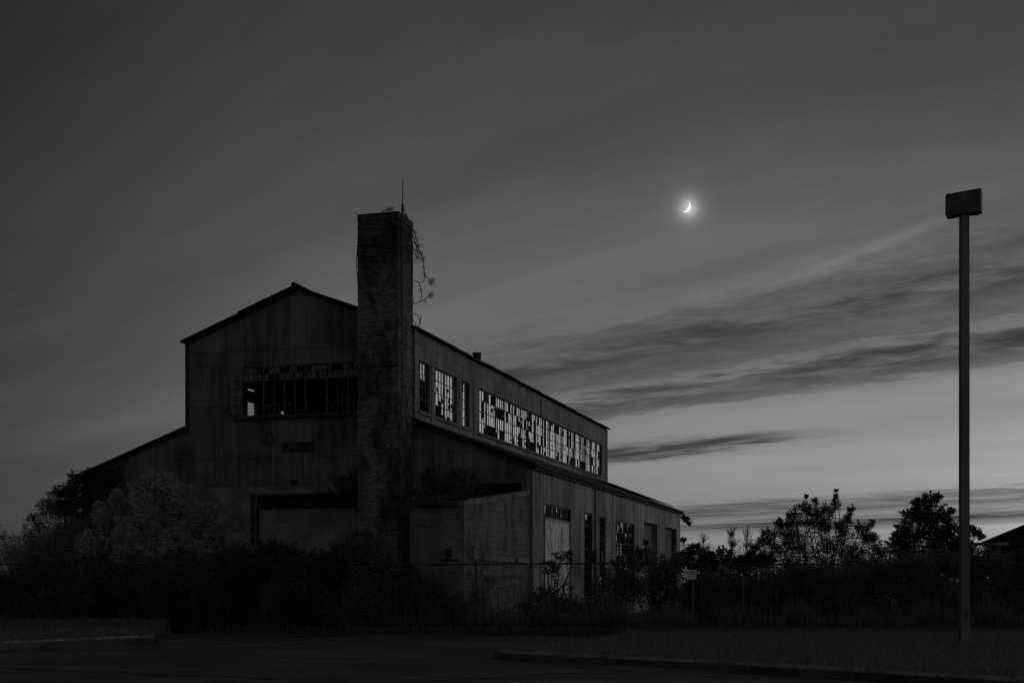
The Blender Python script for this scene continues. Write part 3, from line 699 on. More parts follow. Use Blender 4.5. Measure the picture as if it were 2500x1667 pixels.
# ------------------------------------------------------------------ concrete block shed
sh = empty('block_shed', 'low concrete block shed with sloping roof and graffiti on its right wall', 'shed', O0, ANG)
SA0, SA1, SB = 2.62, 4.38, -7.35
mb = MB()
mb.prism([(SA1 - .18, SB, 0), (SA1 - .18, -.02, 0), (SA1 - .18, -.02, 4.60), (SA1 - .18, SB, 3.80)], (.18, 0, 0))
mb.box(SA0, SA1 - .181, SB, SB + .18, 0, 3.78); mb.prism([(SA0, SB + .181, 0), (SA0, -.02, 0), (SA0, -.02, 4.5), (SA0, SB + .181, 3.78)], (.18, 0, 0)); mb.build('wall', 'block', sh)
mb = MB(); 
rr = random.Random(4)
for q in range(22):           # uneven coping blocks up the slope
    b0 = SB - .03 + (7.3) * q / 22; z0 = 3.80 + .80 * (b0 - SB) / 7.33; j_ = rr.uniform(-.02, .03)
    mb.prism([(SA1 - .2, b0, z0 + .004), (SA1 - .2, b0 + .32, z0 + .038), (SA1 - .2, b0 + .32, z0 + .19 + j_), (SA1 - .2, b0, z0 + .16 + j_)], (.22 + rr.uniform(0, .03), 0, 0))
mb.build('coping', 'concrete', sh)
mb = MB(); mb.prism([(SA0 - .1, SB - .15, 3.79), (SA0 - .1, -.03, 4.58), (SA0 - .1, -.03, 4.66), (SA0 - .1, SB - .15, 3.89)], (SA1 - .21 - SA0 + .1, 0, 0)); mb.build('roof', 'roof', sh)
mb = MB(); mb.box(2.74, 3.62, SB - .035, SB - .004, .35, 3.15); mb.build('boarded_door', 'ply_dark', sh)
mb = MB(); mb.box(3.66, 4.2, SB - .03, SB - .004, 2.12, 2.18); mb.box(3.80, 3.98, SB - .06, SB - .004, 2.2, 2.5); mb.build('bracket', 'steel', sh)
for q0, q1 in ((0, 9), (10, 14)):
    mb = MB(); pts = []
    for q in range(q0, q1 + 1): pts += [(-5.6 + q * .38, rr.uniform(-.02, .02))]
    for (ba, ja), (bb2, jb) in zip(pts, pts[1:]): mb.prism([(SA1 + .002, ba, 2.18 + ja), (SA1 + .002, bb2 - .001, 2.18 + ja), (SA1 + .002, bb2 - .001, 2.33 + ja), (SA1 + .002, ba, 2.33 + ja)], (.07 + rr.uniform(0, .03), 0, 0))
    mb.build('ledge', 'kerb', sh)
mb = MB(); mb.box(SA1 + .002, SA1 + .05, -5.6, -.9, 1.70, 1.84); mb.build('ledge', 'concrete', sh)
# bubble graffiti on the right wall, outlined in dark paint
def stroke(pts, wid, x):
    """painted line on the wall plane a = x, pts in (b, z)"""
    mb = MB(); pv = [Vector((x, p[0], p[1])) for p in pts]; n = len(pv); vs = []
    for i, p in enumerate(pv):
        d = (pv[min(i + 1, n - 1)] - pv[max(i - 1, 0)]).normalized(); nn = Vector((0, -d.z, d.y)); vs += [p + nn * wid / 2, p - nn * wid / 2, p + nn * wid / 2 + Vector((.003, 0, 0)), p - nn * wid / 2 + Vector((.003, 0, 0))]
    for i in range(n - 1):
        k = i * 4; mb.add(vs[k:k + 8], [(2, 3, 7, 6), (0, 2, 6, 4), (3, 1, 5, 7)])
    return mb
def bubble(cb, cz, rb, rz, lobes, seed):
    r = random.Random(seed); return [(cb + rb * math.cos(t) * (1 + .13 * math.cos(lobes * t + seed)), cz + rz * math.sin(t) * (1 + .13 * math.cos(lobes * t + seed))) for t in [2 * math.pi * i / 48 for i in range(49)]]
gm_ = MB()
for (cb, cz, rb, rz, lo, sd_) in ((-3.4, .95, 1.0, .42, 5, 1), (-2.2, .98, .75, .46, 4, 2), (-4.3, .8, .6, .36, 3, 3)):
    q = stroke(bubble(cb, cz, rb, rz, lo, sd_), .07, SA1 + .004); gm_.add(q.v, q.f)
for b0 in (-3.9, -3.5, -3.0, -2.6, -2.1):
    q = stroke([(b0 + .05 * math.sin(t * 3), .65 + .7 * t) for t in [i / 8 for i in range(9)]], .05, SA1 + .0045); gm_.add(q.v, q.f)
for q0 in ([(-6.5, .4), (-5.9, .8), (-5.2, 1.2), (-4.6, 1.35), (-3.9, 1.5)], [(-6.2, .2), (-5.4, .5), (-4.9, .35), (-4.2, .25)]):
    q = stroke(q0, .10, SA1 + .005); gm_.add(q.v, q.f)
gm_.build('graffiti', 'paint', sh)
gm_ = MB()
for (cb, cz, rb, rz, lo, sd_) in ((-3.4, .95, 1.08, .47, 5, 1), (-2.2, .98, .83, .52, 4, 2)):
    q = stroke(bubble(cb, cz, rb, rz, lo, sd_), .03, SA1 + .008); gm_.add(q.v, q.f)
gm_.build('graffiti_highlight', 'palepaint', sh)

# ------------------------------------------------------------------ foliage
def leaf_mesh(name, centres, n_per, size, mat, parent, seed, droop=0., shoots=(), wind=0.):
    """leaf-sized faces: soft-edged clumps (centre, radii) and leafy shoots (start, end, width)"""
    rg = np.random.default_rng(seed); PP = []
    for (c, rad) in centres:
        n = max(14, int(n_per * 2.0 * (rad[0] * rad[2]) ** .93))
        p = np.array(c)[None] + np.clip(rg.normal(size=(n, 3)), -1.7, 1.7) * np.array(rad)[None] * .56
        PP.append(p)
    for (a, b_, wd) in shoots:
        a = np.array(a); b_ = np.array(b_); L0 = np.linalg.norm(b_ - a); n = max(8, int(n_per * .55 * L0 * (wd + .08)))
        t = rg.random(n) ** .8
        p = a[None] + (b_ - a)[None] * t[:, None] + rg.normal(size=(n, 3)) * (wd * (1.05 - .75 * t))[:, None]
        PP.append(p)
    p = np.concatenate(PP); p = p[p[:, 2] > .02 - parent.location.z]; n = len(p)
    u = rg.normal(size=(n, 3)); u[:, 2] = u[:, 2] * .6 - droop; u /= np.linalg.norm(u, axis=1)[:, None]
    if wind:                                   # long narrow leaves combed by the wind
        u = u * (1 - wind) + np.array([[.93, .1, -.28]]) * wind; u /= np.linalg.norm(u, axis=1)[:, None]
    t = rg.normal(size=(n, 3)); t -= u * (t * u).sum(1)[:, None]; t /= np.linalg.norm(t, axis=1)[:, None]
    L_ = (size * (1 + 1.3 * wind) * rg.uniform(.6, 1.35, n))[:, None]; Wd = L_ * rg.uniform(.30, .52, n)[:, None] * (1 - .5 * wind)
    nrm = np.cross(u, t)
    V = np.stack([p - u * L_ * .5, p + t * Wd * .5 + nrm * L_ * .08 - u * L_ * .05, p + u * L_ * .5, p - t * Wd * .5 + nrm * L_ * .08 - u * L_ * .05], 1).reshape(-1, 3)
    me = bpy.data.meshes.new(name); me.vertices.add(4 * n); me.vertices.foreach_set('co', V.ravel().astype(np.float32))
    me.loops.add(4 * n); me.loops.foreach_set('vertex_index', np.arange(4 * n, dtype=np.int32))
    me.polygons.add(n); me.polygons.foreach_set('loop_start', (np.arange(n) * 4).astype(np.int32)); me.polygons.foreach_set('loop_total', np.full(n, 4, dtype=np.int32))
    me.materials.append(M[mat]); me.update()
    o = bpy.data.objects.new(name, me); C.objects.link(o); o.parent = parent
    return o

def limb(mb, a, b_, r0, r1, r, wig=.12, n=5, k=5):
    a, b_ = Vector(a), Vector(b_); L_ = (b_ - a).length; pts = []
    for i in range(n + 1):
        t = i / n; p = a.lerp(b_, t); q = wig * L_ * math.sin(math.pi * t) * .5
        pts.append(p + Vector((r.uniform(-q, q), r.uniform(-q, q), r.uniform(-q, q) * .5)))
    mb.tube(pts, [r0 + (r1 - r0) * i / n for i in range(n + 1)], k, False); return pts

def plant(name, cat, label, base, clumps, leaf='leaf', size=.08, dens=2000, seed=1, stem=.05, group=None, stems=True, flat=1., trunkname='stem', leafname='foliage', droop=0., sub=3, wind=0.):
    """clumps: (centre, radius) in world space; every clump is broken into smaller ones so the outline is ragged"""
    r = random.Random(seed); base = Vector(base)
    root = empty(name, label, cat, base, 0., group)
    small = []; shoots = []; tw = MB()
    for c, rad in clumps:
        c = Vector(c) - base
        small.append((c[:], (rad * .85,) * 3))
        for _ in range(sub):
            d = Vector((r.gauss(0, 1), r.gauss(0, 1), r.gauss(0, .8))).normalized() * rad * r.uniform(.5, .95); s_ = rad * r.uniform(.25, .5)
            small.append(((c + d)[:], (s_,) * 3))
        for _ in range(sub + 2):
            d = Vector((r.gauss(0, 1), r.gauss(0, .8), r.gauss(.75, .7))).normalized()
            a = c + d * rad * .2; e = c + d * rad * r.uniform(.95, 1.35) + Vector((0, 0, rad * r.uniform(-.05, .2)))
            shoots.append((a[:], e[:], min(.16, rad * .16))); limb(tw, a, e, .012, .004, r, .12, 3, 3)
    leaf_mesh(leafname, small, dens, size, leaf, root, seed, droop=droop, shoots=shoots, wind=wind)
    if stems:
        for c, rad in clumps:
            c = Vector(c) - base; st_ = Vector((r.uniform(-.2, .2), r.uniform(-.2, .2), 0))
            limb(tw, st_, c, stem * .55, stem * .2, r)
    tw.build(trunkname, 'bark', root)
    return root

def pc(Y, *lst):
    """clump list from photo positions: (x, y, radius in photo pixels) at distance Y (with depth scatter)"""
    r = random.Random(int(Y * 10) + len(lst)); out = []
    for x, y, rp in lst:
        yy = Y + r.uniform(-.4, .4); p = P(x, y, yy); out.append((p, rp / F * yy))
    return out

# left side
plant('shrub', 'shrub', 'low shrub at the far left edge with sky behind its thin twigs', (-20.5, 54, 0), pc(54, (10, 1345, 38), (-20, 1400, 60), (45, 1370, 35), (38, 1325, 22), (-10, 1310, 26), (70, 1400, 50)), seed=1, dens=420)
plant('shrub', 'shrub', 'tall loose shrub leaning left beside the ivied aisle corner', (-17.4, 52.5, 0),
      pc(52.5, (155, 1215, 34), (120, 1255, 40), (170, 1265, 42), (78, 1262, 12), (95, 1300, 40), (150, 1320, 55), (120, 1235, 20), (60, 1350, 50), (110, 1385, 60), (185, 1350, 50), (140, 1205, 18), (185, 1240, 26)), leaf='leaf_grey', size=.075, seed=2, dens=1150, wind=.25)
plant('ivy', 'ivy', 'dense dark ivy over the low left eave of the factory', W(-13.6, -.5, 0),
      [(W(a_, -.35, z_), r_) for a_, z_, r_ in ((-14.2, 5.5, .30), (-13.8, 5.58, .34), (-13.3, 5.75, .28), (-12.8, 5.72, .32), (-14.35, 5.1, .36), (-13.7, 5.0, .5), (-12.9, 5.2, .42), (-12.4, 5.6, .28), (-14.2, 4.5, .4), (-13.4, 4.4, .45), (-14.7, 5.0, .22), (-14.0, 3.8, .45), (-13.2, 3.8, .45), (-12.1, 5.95, .14), (-14.8, 4.6, .2), (-12.3, 5.0, .3))], seed=3, dens=1900, size=.09, stem=.04, sub=4)
plant('bush', 'bush', 'loose mid grey bush filling the corner under the ivied eave', (-15.2, 49.2, 0),
      pc(49.2, (200, 1290, 34), (160, 1310, 36), (240, 1280, 30), (120, 1335, 36), (200, 1340, 46), (270, 1320, 40), (80, 1360, 34), (150, 1380, 46), (230, 1390, 50), (60, 1395, 30), (255, 1260, 16), (135, 1300, 14)), leaf='leaf_grey', size=.075, seed=44, dens=1500, wind=.4)
plant('bush', 'bush', 'big pale feathery bush sprawling in front of the left aisle', (-13.2, 48.4, 0),
      pc(48.4, (375, 1180, 26), (345, 1205, 30), (415, 1192, 28), (300, 1235, 30), (355, 1250, 44), (440, 1225, 34), (490, 1262, 34), (320, 1300, 46), (410, 1310, 52), (530, 1300, 34), (575, 1322, 22), (300, 1355, 50), (400, 1370, 56), (500, 1365, 52), (580, 1385, 40), (462, 1200, 16), (545, 1272, 14), (600, 1312, 10), (250, 1265, 24), (265, 1310, 34), (220, 1330, 34), (240, 1235, 12), (615, 1345, 16), (640, 1370, 16), (395, 1160, 12), (520, 1238, 12), (285, 1205, 12)), leaf='leaf_pale', size=.075, seed=4, dens=2000, sub=6, wind=.6)
plant('bush', 'bush', 'dark rounded bush below the pale feathery bush, left of the roller door', (-11.3, 43.6, 0),
      pc(43.6, (400, 1400, 55), (330, 1395, 50), (470, 1390, 50), (540, 1400, 50), (590, 1350, 22), (260, 1380, 48), (420, 1460, 60), (520, 1470, 60), (320, 1470, 60), (610, 1420, 40), (440, 1352, 22), (330, 1362, 20), (560, 1362, 20)), leaf='leaf_mid', wind=.3, seed=5, dens=1500)
for i, (x0, lab, top, seed) in enumerate(((40, 'leftmost dark bush on the fence line, touching the left edge of the picture', 1400, 11), (150, 'dark fence bush below the leaning shrub', 1378, 12), (260, 'dark fence bush below the ivied corner', 1412, 13),
                                          (370, 'black fence bush in front of the pale feathery bush', 1422, 14), (480, 'dark fence bush left of the roller door frame', 1402, 15), (590, 'dark fence bush under the left jamb of the roller door', 1352, 16),
                                          (690, 'dark leafy fence bush in the middle of the roller door', 1328, 17), (780, 'dark fence bush left of the vine mound', 1345, 18))):
    Y = 38.45 + (i % 3) * .25; rr = random.Random(seed); cl = []
    for q in range(9):
        yy = 1530 - (1530 - top) * rr.random() ** .7; cl.append((x0 + rr.uniform(-62, 62), max(top + 34, yy), rr.uniform(32, 50)))
    cl += [(x0 - 20, top + 30, 30), (x0 + 28, top + 42, 32), (x0, 1490, 50)]
    plant('fence_bush', 'bush', lab, (P(x0, 1420, Y).x, Y, 0), pc(Y, *cl), leaf='leaf', seed=seed, size=.075, dens=2200, group='bushes along the fence')
plant('vine_mound', 'vine', 'rounded mound of pale leafy vine hanging over the fence before the chimney', (P(895, 0, 38.3).x, 38.3, 0),
      pc(38.3, (885, 1330, 30), (845, 1345, 30), (925, 1335, 30), (960, 1365, 26), (885, 1375, 44), (830, 1390, 42), (940, 1400, 40), (985, 1400, 30), (880, 1430, 52), (840, 1480, 50), (930, 1470, 50), (990, 1450, 36), (870, 1310, 14), (900, 1308, 14)), leaf='leaf_mid', size=.08, seed=20, dens=1900)
plant('fence_bush', 'bush', 'thin dark bush between the vine mound and the block shed', (P(1030, 0, 38.3).x, 38.3, 0),
      pc(38.3, (1020, 1420, 34), (1060, 1440, 34), (1030, 1470, 44), (1090, 1475, 36), (1000, 1385, 22), (1120, 1490, 30)), leaf='leaf', size=.11, seed=21, dens=600, group='bushes along the fence')
plant('vine', 'vine', 'bushy vine hanging over the roller door beside the chimney', W(-2.3, -.6, 0),
      [(W(a_, -.55, z_), r_) for a_, z_, r_ in ((-2.2, 5.15, .40), (-1.95, 5.5, .28), (-2.7, 5.0, .38), (-2.5, 4.7, .32), (-1.9, 4.8, .38), (-3.1, 4.75, .22), (-2.1, 4.3, .3))], seed=22, dens=900, stem=.02)
plant('vine', 'vine', 'tangled vine climbing between the chimney foot and the block shed', W(1.2, -3.5, 0),
      [(W(a_, b_, z_), r_) for a_, b_, z_, r_ in ((1.0, -4.0, 3.9, .42), (1.5, -4.6, 3.6, .42), (.9, -3.6, 3.2, .45), (1.5, -4.4, 2.8, .45), (1.9, -5.4, 2.4, .4), (1.0, -3.6, 2.3, .5), (1.7, -5.2, 1.6, .5), (.8, -3.0, 4.4, .3), (.9, -2.4, 1.3, .6), (2.3, -6.6, 1.2, .4))], seed=23, dens=650, stem=.03)
plant('vine', 'vine', 'leggy vine scrambling up the lower right wall of the block shed', W(SA1 + .25, -6.2, 0),
      [(W(SA1 + .22, b_, z_), r_) for b_, z_, r_ in ((-7.1, 2.1, .26), (-6.9, 1.6, .3), (-6.4, 1.2, .32), (-6.8, .8, .35), (-6.0, .7, .3), (-5.3, 1.5, .2), (-5.0, .5, .3), (-7.2, 2.5, .16), (-4.0, .35, .3), (-2.6, .4, .3), (-1.4, .5, .35), (-.6, 1.0, .3))], seed=26, dens=420, size=.07, stem=.035, leaf='leaf_mid')
plant('bush', 'bush', 'dark bush growing on the roof of the block shed', W(2.9, -3.2, 3.9),
      [(W(a_, b_, z_), r_) for a_, b_, z_, r_ in ((2.2, -3.0, 4.7, .45), (2.7, -4.0, 4.55, .45), (3.2, -3.6, 4.65, .42), (1.7, -2.4, 4.9, .45), (1.3, -1.6, 4.9, .45), (3.5, -4.6, 4.4, .35), (2.1, -1.8, 5.1, .45), (3.7, -3.2, 4.5, .28), (2.9, -2.6, 5.0, .4), (1.1, -1.4, 5.3, .3), (2.3, -5.4, 4.25, .35), (2.9, -6.2, 4.1, .3))], seed=24, dens=900, stem=.02)
# chimney climber: stems and sparse leaves
cv = empty('climber', 'dry straggling climber trailing off the right edge of the chimney top', 'climber', W(-.2, -.7, 14.0))
def on_b(x, y, bb=-.35):
    d = Vector(((x - 1250) / F, 1, (1420 - y) / F)); un = Vector((943, F, 0)).normalized(); t = (bb + O0.dot(un)) / d.dot(un); return Vector((0, 0, H)) + d * t
mb = MB(); lc = []
base_ = W(-.2, -.7, 14.0)
for path in ([(1006, 560), (1012, 566), (1018, 590), (1024, 612), (1033, 632), (1035, 655), (1037, 672), (1034, 690)], [(1008, 575), (1016, 600), (1020, 625), (1011, 645)], [(1009, 590), (1022, 606), (1030, 628)], [(1009, 742), (1022, 738), (1036, 731), (1048, 722), (1056, 713)],
             [(1011, 685), (1024, 690), (1038, 685)], [(1037, 672), (1046, 682), (1055, 688)], [(1022, 690), (1027, 705), (1030, 722), (1026, 738)], [(1009, 765), (1020, 770), (1025, 785), (1018, 800)], [(1008, 780), (1016, 792), (1012, 802)], [(1028, 770), (1026, 792), (1020, 800)],
             [(1007, 600), (1013, 620), (1022, 634)], [(940, 514), (952, 509), (966, 513)], [(980, 516), (992, 528), (1000, 538)]):
    mb.tube([on_b(*p) - base_ for p in path], [.016] * (len(path) - 1) + [.006], 4, False)
for (x, y, rp) in ((1013, 568, 5), (1018, 583, 4), (1021, 600, 5), (1027, 618, 5), (1031, 632, 6), (1034, 655, 4), (1036, 670, 4), (1016, 612, 5), (1020, 626, 5), (1053, 690, 6), (1056, 686, 6), (1050, 722, 6), (1054, 718, 5), (1027, 708, 4), (1039, 737, 3), (944, 513, 5), (952, 511, 5), (958, 512, 5), (990, 526, 5), (984, 512, 4), (936, 516, 4)):
    lc.append(((on_b(x, y) - base_)[:], (rp * 1.35 / F * 48,) * 3))
mb.build('stem', 'bark', cv); leaf_mesh('foliage', lc, 4200, .036, 'leaf', cv, 77)
iv = empty('dead_ivy', 'pale dead ivy stems clinging to the right side of the chimney', 'ivy', W(CX1 + .03, -.7, 2.5), ANG)
mb = MB(); r = random.Random(8)
for q in range(26):
    b0 = r.uniform(-.75, .62); z0_ = r.uniform(0, 4.5); pts = [(0.012, b0, z0_)]
    for _ in range(r.randrange(6, 16)):
        pts.append((.012, max(-.76, min(.62, pts[-1][1] + r.uniform(-.14, .14))), pts[-1][2] + r.uniform(.08, .22)))
    mb.tube(pts, r.uniform(.010, .02), 4)
mb.build('stem', 'galv', iv)
# slack cable on the left edge of the chimney
cb_ = MB(); cb_.tube([on_b(x, y, -1.4) for x, y in ((876, 575), (873, 605), (870.5, 632), (870.5, 655), (873, 680), (874.5, 705), (875, 735))], .016, 5)
tag(cb_.build('cable', 'steel'), 'slack cable bowed out from the left edge of the chimney', 'cable')

# centre and right, in front of the low wall
plant('fence_bush', 'bush', 'small twiggy bush in front of the whitewashed board', (P(1370, 0, 38.4).x, 38.4, 0), pc(38.4, (1365, 1365, 22), (1345, 1385, 20), (1385, 1360, 14), (1350, 1400, 22), (1335, 1375, 10), (1360, 1440, 30), (1395, 1350, 9)), size=.09, seed=30, dens=620, group='bushes along the fence')
plant('fence_bush', 'bush', 'low weedy bush right of the graffiti wall', (P(1330, 0, 39).x, 39, 0), pc(39, (1310, 1470, 34), (1350, 1480, 40), (1280, 1495, 26), (1390, 1480, 36), (1330, 1445, 18), (1420, 1490, 34)), leaf='leaf_mid', size=.10, seed=31, dens=800, group='bushes along the fence')
plant('fence_bush', 'bush', 'spreading dark bush in front of the grid window', (P(1500, 0, 41).x, 41, 0), pc(41, (1490, 1420, 40), (1530, 1400, 34), (1460, 1450, 40), (1540, 1450, 46), (1500, 1480, 46), (1440, 1490, 34), (1530, 1365, 20), (1500, 1375, 12)), leaf='leaf_mid', size=.09, seed=32, dens=1100, group='bushes along the fence')
plant('fence_bush', 'bush', 'tall dark bush covering the two side doors, left of the notice', (P(1600, 0, 42).x, 42, 0), pc(42, (1580, 1370, 34), (1615, 1395, 40), (1560, 1350, 16), (1640, 1400, 34), (1590, 1430, 50), (1640, 1450, 46), (1610, 1490, 46), (1545, 1350, 12), (1660, 1370, 22), (1575, 1325, 10)), leaf='leaf_mid', size=.09, seed=33, dens=1300, group='bushes along the fence')
HR = [(1720, 1395, 'low pale weed bush just right of the notice', 40.5, 'leaf_mid'), (1800, 1400, 'low dark bush behind the short stake', 41.5, 'leaf_mid'), (1880, 1390, 'dark bush right of the short stake, left of the forked stem', 42, 'leaf_mid'), (1960, 1385, 'dark bush at the foot of the big shrub tree', 42.5, 'leaf_mid'),
      (2050, 1390, 'black bush between the shrub tree and the lamp post', 41.5, 'leaf_mid'), (2130, 1370, 'dark bush in the dip between the two right-hand trees', 43, 'leaf_mid'), (2220, 1360, 'tall dark bush left of the lamp post, under the wind-blown tree', 42.5, 'leaf_mid'), (2300, 1350, 'dark bush just behind the lamp post', 43.5, 'leaf_mid'),
      (2400, 1355, 'dark bush right of the lamp post below the far shed', 42, 'leaf_mid'), (2490, 1345, 'dark bush at the right edge of the picture', 42.5, 'leaf_mid')]
for i, (x0, top, lab, Y, lf) in enumerate(HR):
    rr = random.Random(60 + i); cl = []
    for q in range(9):
        cl.append((x0 + rr.uniform(-58, 58), max(top + 30, 1525 - (1525 - top) * rr.random() ** .7), rr.uniform(28, 48)))
    cl += [(x0 - 15, top + 26, 26), (x0 + 25, top + 36, 30), (x0, 1490, 48)]
    plant('hedge_bush', 'bush', lab, (P(x0, 0, Y).x, Y, 0), pc(Y, *cl), leaf=lf, seed=60 + i, size=.075, dens=2000, group='bushes behind the fence on the right')
# trees on the right
plant('tree', 'tree', 'broad dark shrub tree with one tall thin leader, right of centre', (P(2010, 0, 50).x, 50, 0),
      pc(50, (1965, 1240, 17), (1990, 1225, 10), (1945, 1265, 24), (1985, 1262, 26), (2020, 1250, 20), (2040, 1215, 9), (2042, 1198, 6), (2040, 1232, 14), (2078, 1245, 11), (2068, 1270, 18), (1910, 1285, 20), (1930, 1262, 12), (2000, 1300, 42), (1930, 1310, 36), (1880, 1310, 20), (2060, 1300, 30), (2100, 1290, 18), (2128, 1278, 11), (2115, 1305, 22), (1850, 1335, 22), (1890, 1345, 30), (1960, 1350, 50), (2040, 1350, 50), (2100, 1345, 40), (1835, 1352, 14), (1870, 1385, 34), (1930, 1390, 40), (2000, 1390, 40), (2070, 1385, 40), (2130, 1380, 34), (1968, 1212, 6), (2135, 1325, 20), (2150, 1345, 20)),
      seed=40, dens=2500, size=.068, stem=.06, trunkname='trunk', leafname='crown', sub=4)
plant('tree', 'tree', 'wind-blown round tree partly hidden by the lamp post', (P(2280, 0, 56).x, 56, 0),
      pc(56, (2270, 1222, 20), (2250, 1240, 26), (2290, 1215, 12), (2225, 1262, 26), (2275, 1262, 34), (2310, 1262, 18), (2325, 1248, 9), (2210, 1290, 24), (2260, 1300, 44), (2320, 1290, 32), (2365, 1295, 18), (2385, 1300, 12), (2350, 1318, 26), (2200, 1315, 24), (2300, 1330, 44), (2395, 1312, 10), (2235, 1340, 50), (2180, 1335, 20), (2345, 1345, 40), (2240, 1222, 8)),
      seed=41, dens=1250, size=.075, wind=.55, stem=.07, trunkname='trunk', leafname='crown', sub=4)
plant('shrub', 'shrub', 'low shrub in the gap between the two right-hand trees', (P(2165, 0, 53).x, 53, 0), pc(53, (2160, 1345, 18), (2185, 1350, 16), (2150, 1375, 30), (2190, 1380, 30), (2145, 1345, 9), (2205, 1355, 12)), seed=42, dens=800)
plant('tree', 'tree', 'far tree showing one drooping sprig past the factory end', (P(1672, 0, 92).x + .2, 92, 0), pc(92, (1674, 1268, 9), (1682, 1278, 6), (1668, 1262, 6), (1680, 1345, 20), (1700, 1338, 12), (1668, 1320, 8), (1720, 1350, 16)), seed=43, dens=500, size=.2, stem=.03, stems=False, trunkname='trunk', leafname='crown')
for i, (xs_, lab) in enumerate((([(1690, 1350, 20), (1710, 1358, 22), (1668, 1352, 20), (1730, 1360, 18), (1695, 1385, 30)], 'far round bush just right of the factory end'), ([(1760, 1345, 20), (1740, 1352, 20), (1780, 1340, 14), (1770, 1362, 24), (1745, 1385, 30)], 'far bush under the bare saplings'), ([(1830, 1352, 18), (1810, 1360, 20), (1850, 1362, 22), (1830, 1385, 30), (1870, 1362, 20)], 'far bush left of the broad shrub tree'))):
    plant('shrub', 'shrub', lab, (P(xs_[0][0], 0, 64).x, 64, 0), pc(64, *[(q[0], q[1] + 6, q[2] * .72) for q in xs_] + [(xs_[0][0] + d_, 1378, 20) for d_ in (-35, -10, 20, 45)]), seed=80 + i, dens=900, size=.15)
for i, (x0, lab, cl) in enumerate(((2250, 'dark shrub filling the gap under the wind-blown tree', [(2230, 1375, 34), (2280, 1370, 36), (2200, 1385, 30), (2250, 1410, 44), (2310, 1400, 40)]),
                                   (2370, 'dark shrub under the pale beam of the far shed', [(2350, 1352, 20), (2385, 1346, 18), (2405, 1346, 16), (2368, 1344, 14), (2420, 1365, 26), (2340, 1385, 30), (2380, 1400, 44), (2440, 1395, 40), (2330, 1415, 30)]))):
    plant('shrub', 'shrub', lab, (P(x0, 0, 58).x, 58, 0), pc(58, *cl), leaf='leaf_mid', seed=120 + i, dens=1300)
# bare saplings
for i, (x0, top, lab) in enumerate(((1716, 1300, 'first bare sapling right of the factory'), (1782, 1288, 'bushier bare sapling left of the thin pair'), (1822, 1288, 'taller bare sapling in the middle of the thin group'), (1860, 1284, 'bare sapling nearest the broad shrub tree'))):
    Y = 62 + i * .5; b0 = P(x0, 1420, Y); b0.z = 0; tp = P(x0 + 3, top, Y) - b0
    root = empty('bare_sapling', lab, 'sapling', b0, 0, 'bare saplings on the skyline'); r = random.Random(90 + i); mb = MB()
    pts = limb(mb, (0, 0, 0), tp, .035, .008, r, .04, 8)
    tw = MB()
    for q in range(44 if i != 1 else 70):
        k_ = r.choice((4, 5, 5, 6, 6, 7, 7)); p = pts[k_]; L_ = r.uniform(.4, 1.1) * (9 - k_) / 4
        e = p + Vector((r.uniform(-.55, .55) * L_, r.uniform(-.5, .5) * L_, L_ * r.uniform(.4, 1.0)))
        t_ = limb(tw, p, e, .014, .005, r, .15, 4, 4)
        for _ in range(2): tq = t_[r.choice((2, 3))]; limb(tw, tq, tq + Vector((r.uniform(-.25, .25), r.uniform(-.2, .2), r.uniform(.1, .4))), .011, .005, r, .1, 2, 4)
    mb.build('trunk', 'bark', root); tw.build('twigs', 'bark', root)
# forked pale stem rising in the hedge
mb = MB(); r = random.Random(5); b0 = P(2042, 1420, 40.2); b0.z = 0
fs_ = empty('forked_sapling', 'slim leafless sapling with a forked stem at the hedge front', 'sapling', b0)
p1 = limb(mb, (0, 0, 0), P(2046, 1415, 40.2) - b0, .035, .03, r, .03); limb(mb, p1[-1], P(2022, 1372, 40.2) - b0, .024, .012, r, .06); limb(mb, p1[-1], P(2055, 1385, 40.2) - b0, .02, .01, r, .06); limb(mb, P(2040, 1395, 40.2) - b0, P(2025, 1340, 40.2) - b0, .012, .006, r, .08)
mb.build('stem', 'bark', fs_)

# ------------------------------------------------------------------ chain-link fence
FY = 38.9
fe = empty('chain_link_fence', 'chain link fence with thin top rail running across the plot', 'fence', (0, FY, 0))
mb = MB(); rl = [(x, .0, 2.035 + .012 * math.sin(x * .5)) for x in np.arange(-17, 17.6, 1.5)]; mb.tube(rl, .026, 6); mb.build('top_rail', 'steel', fe)
px_ = -4.42 - 3.35 * 4
while px_ < 17.6:
    mb = MB(); mb.tube([(px_, .05, 0), (px_, .05, 2.06)], .024, 8); mb.tube([(px_, .05, 2.06), (px_, .05, 2.09)], [.028, .012], 8); mb.build('post', 'steel', fe); px_ += 3.35
mb = MB(); z0, z1 = .05, 2.0; hh = z1 - z0
x = -17.5
while x < 17.5:
    for sgn in (1, -1):
        a, b_ = Vector((x, .01 * sgn, z0)), Vector((x + sgn * hh, .01 * sgn, z1)); mb.bar(a, b_, .0026, .0026)
    x += .12
mb.build('wire_mesh', 'steel', fe)
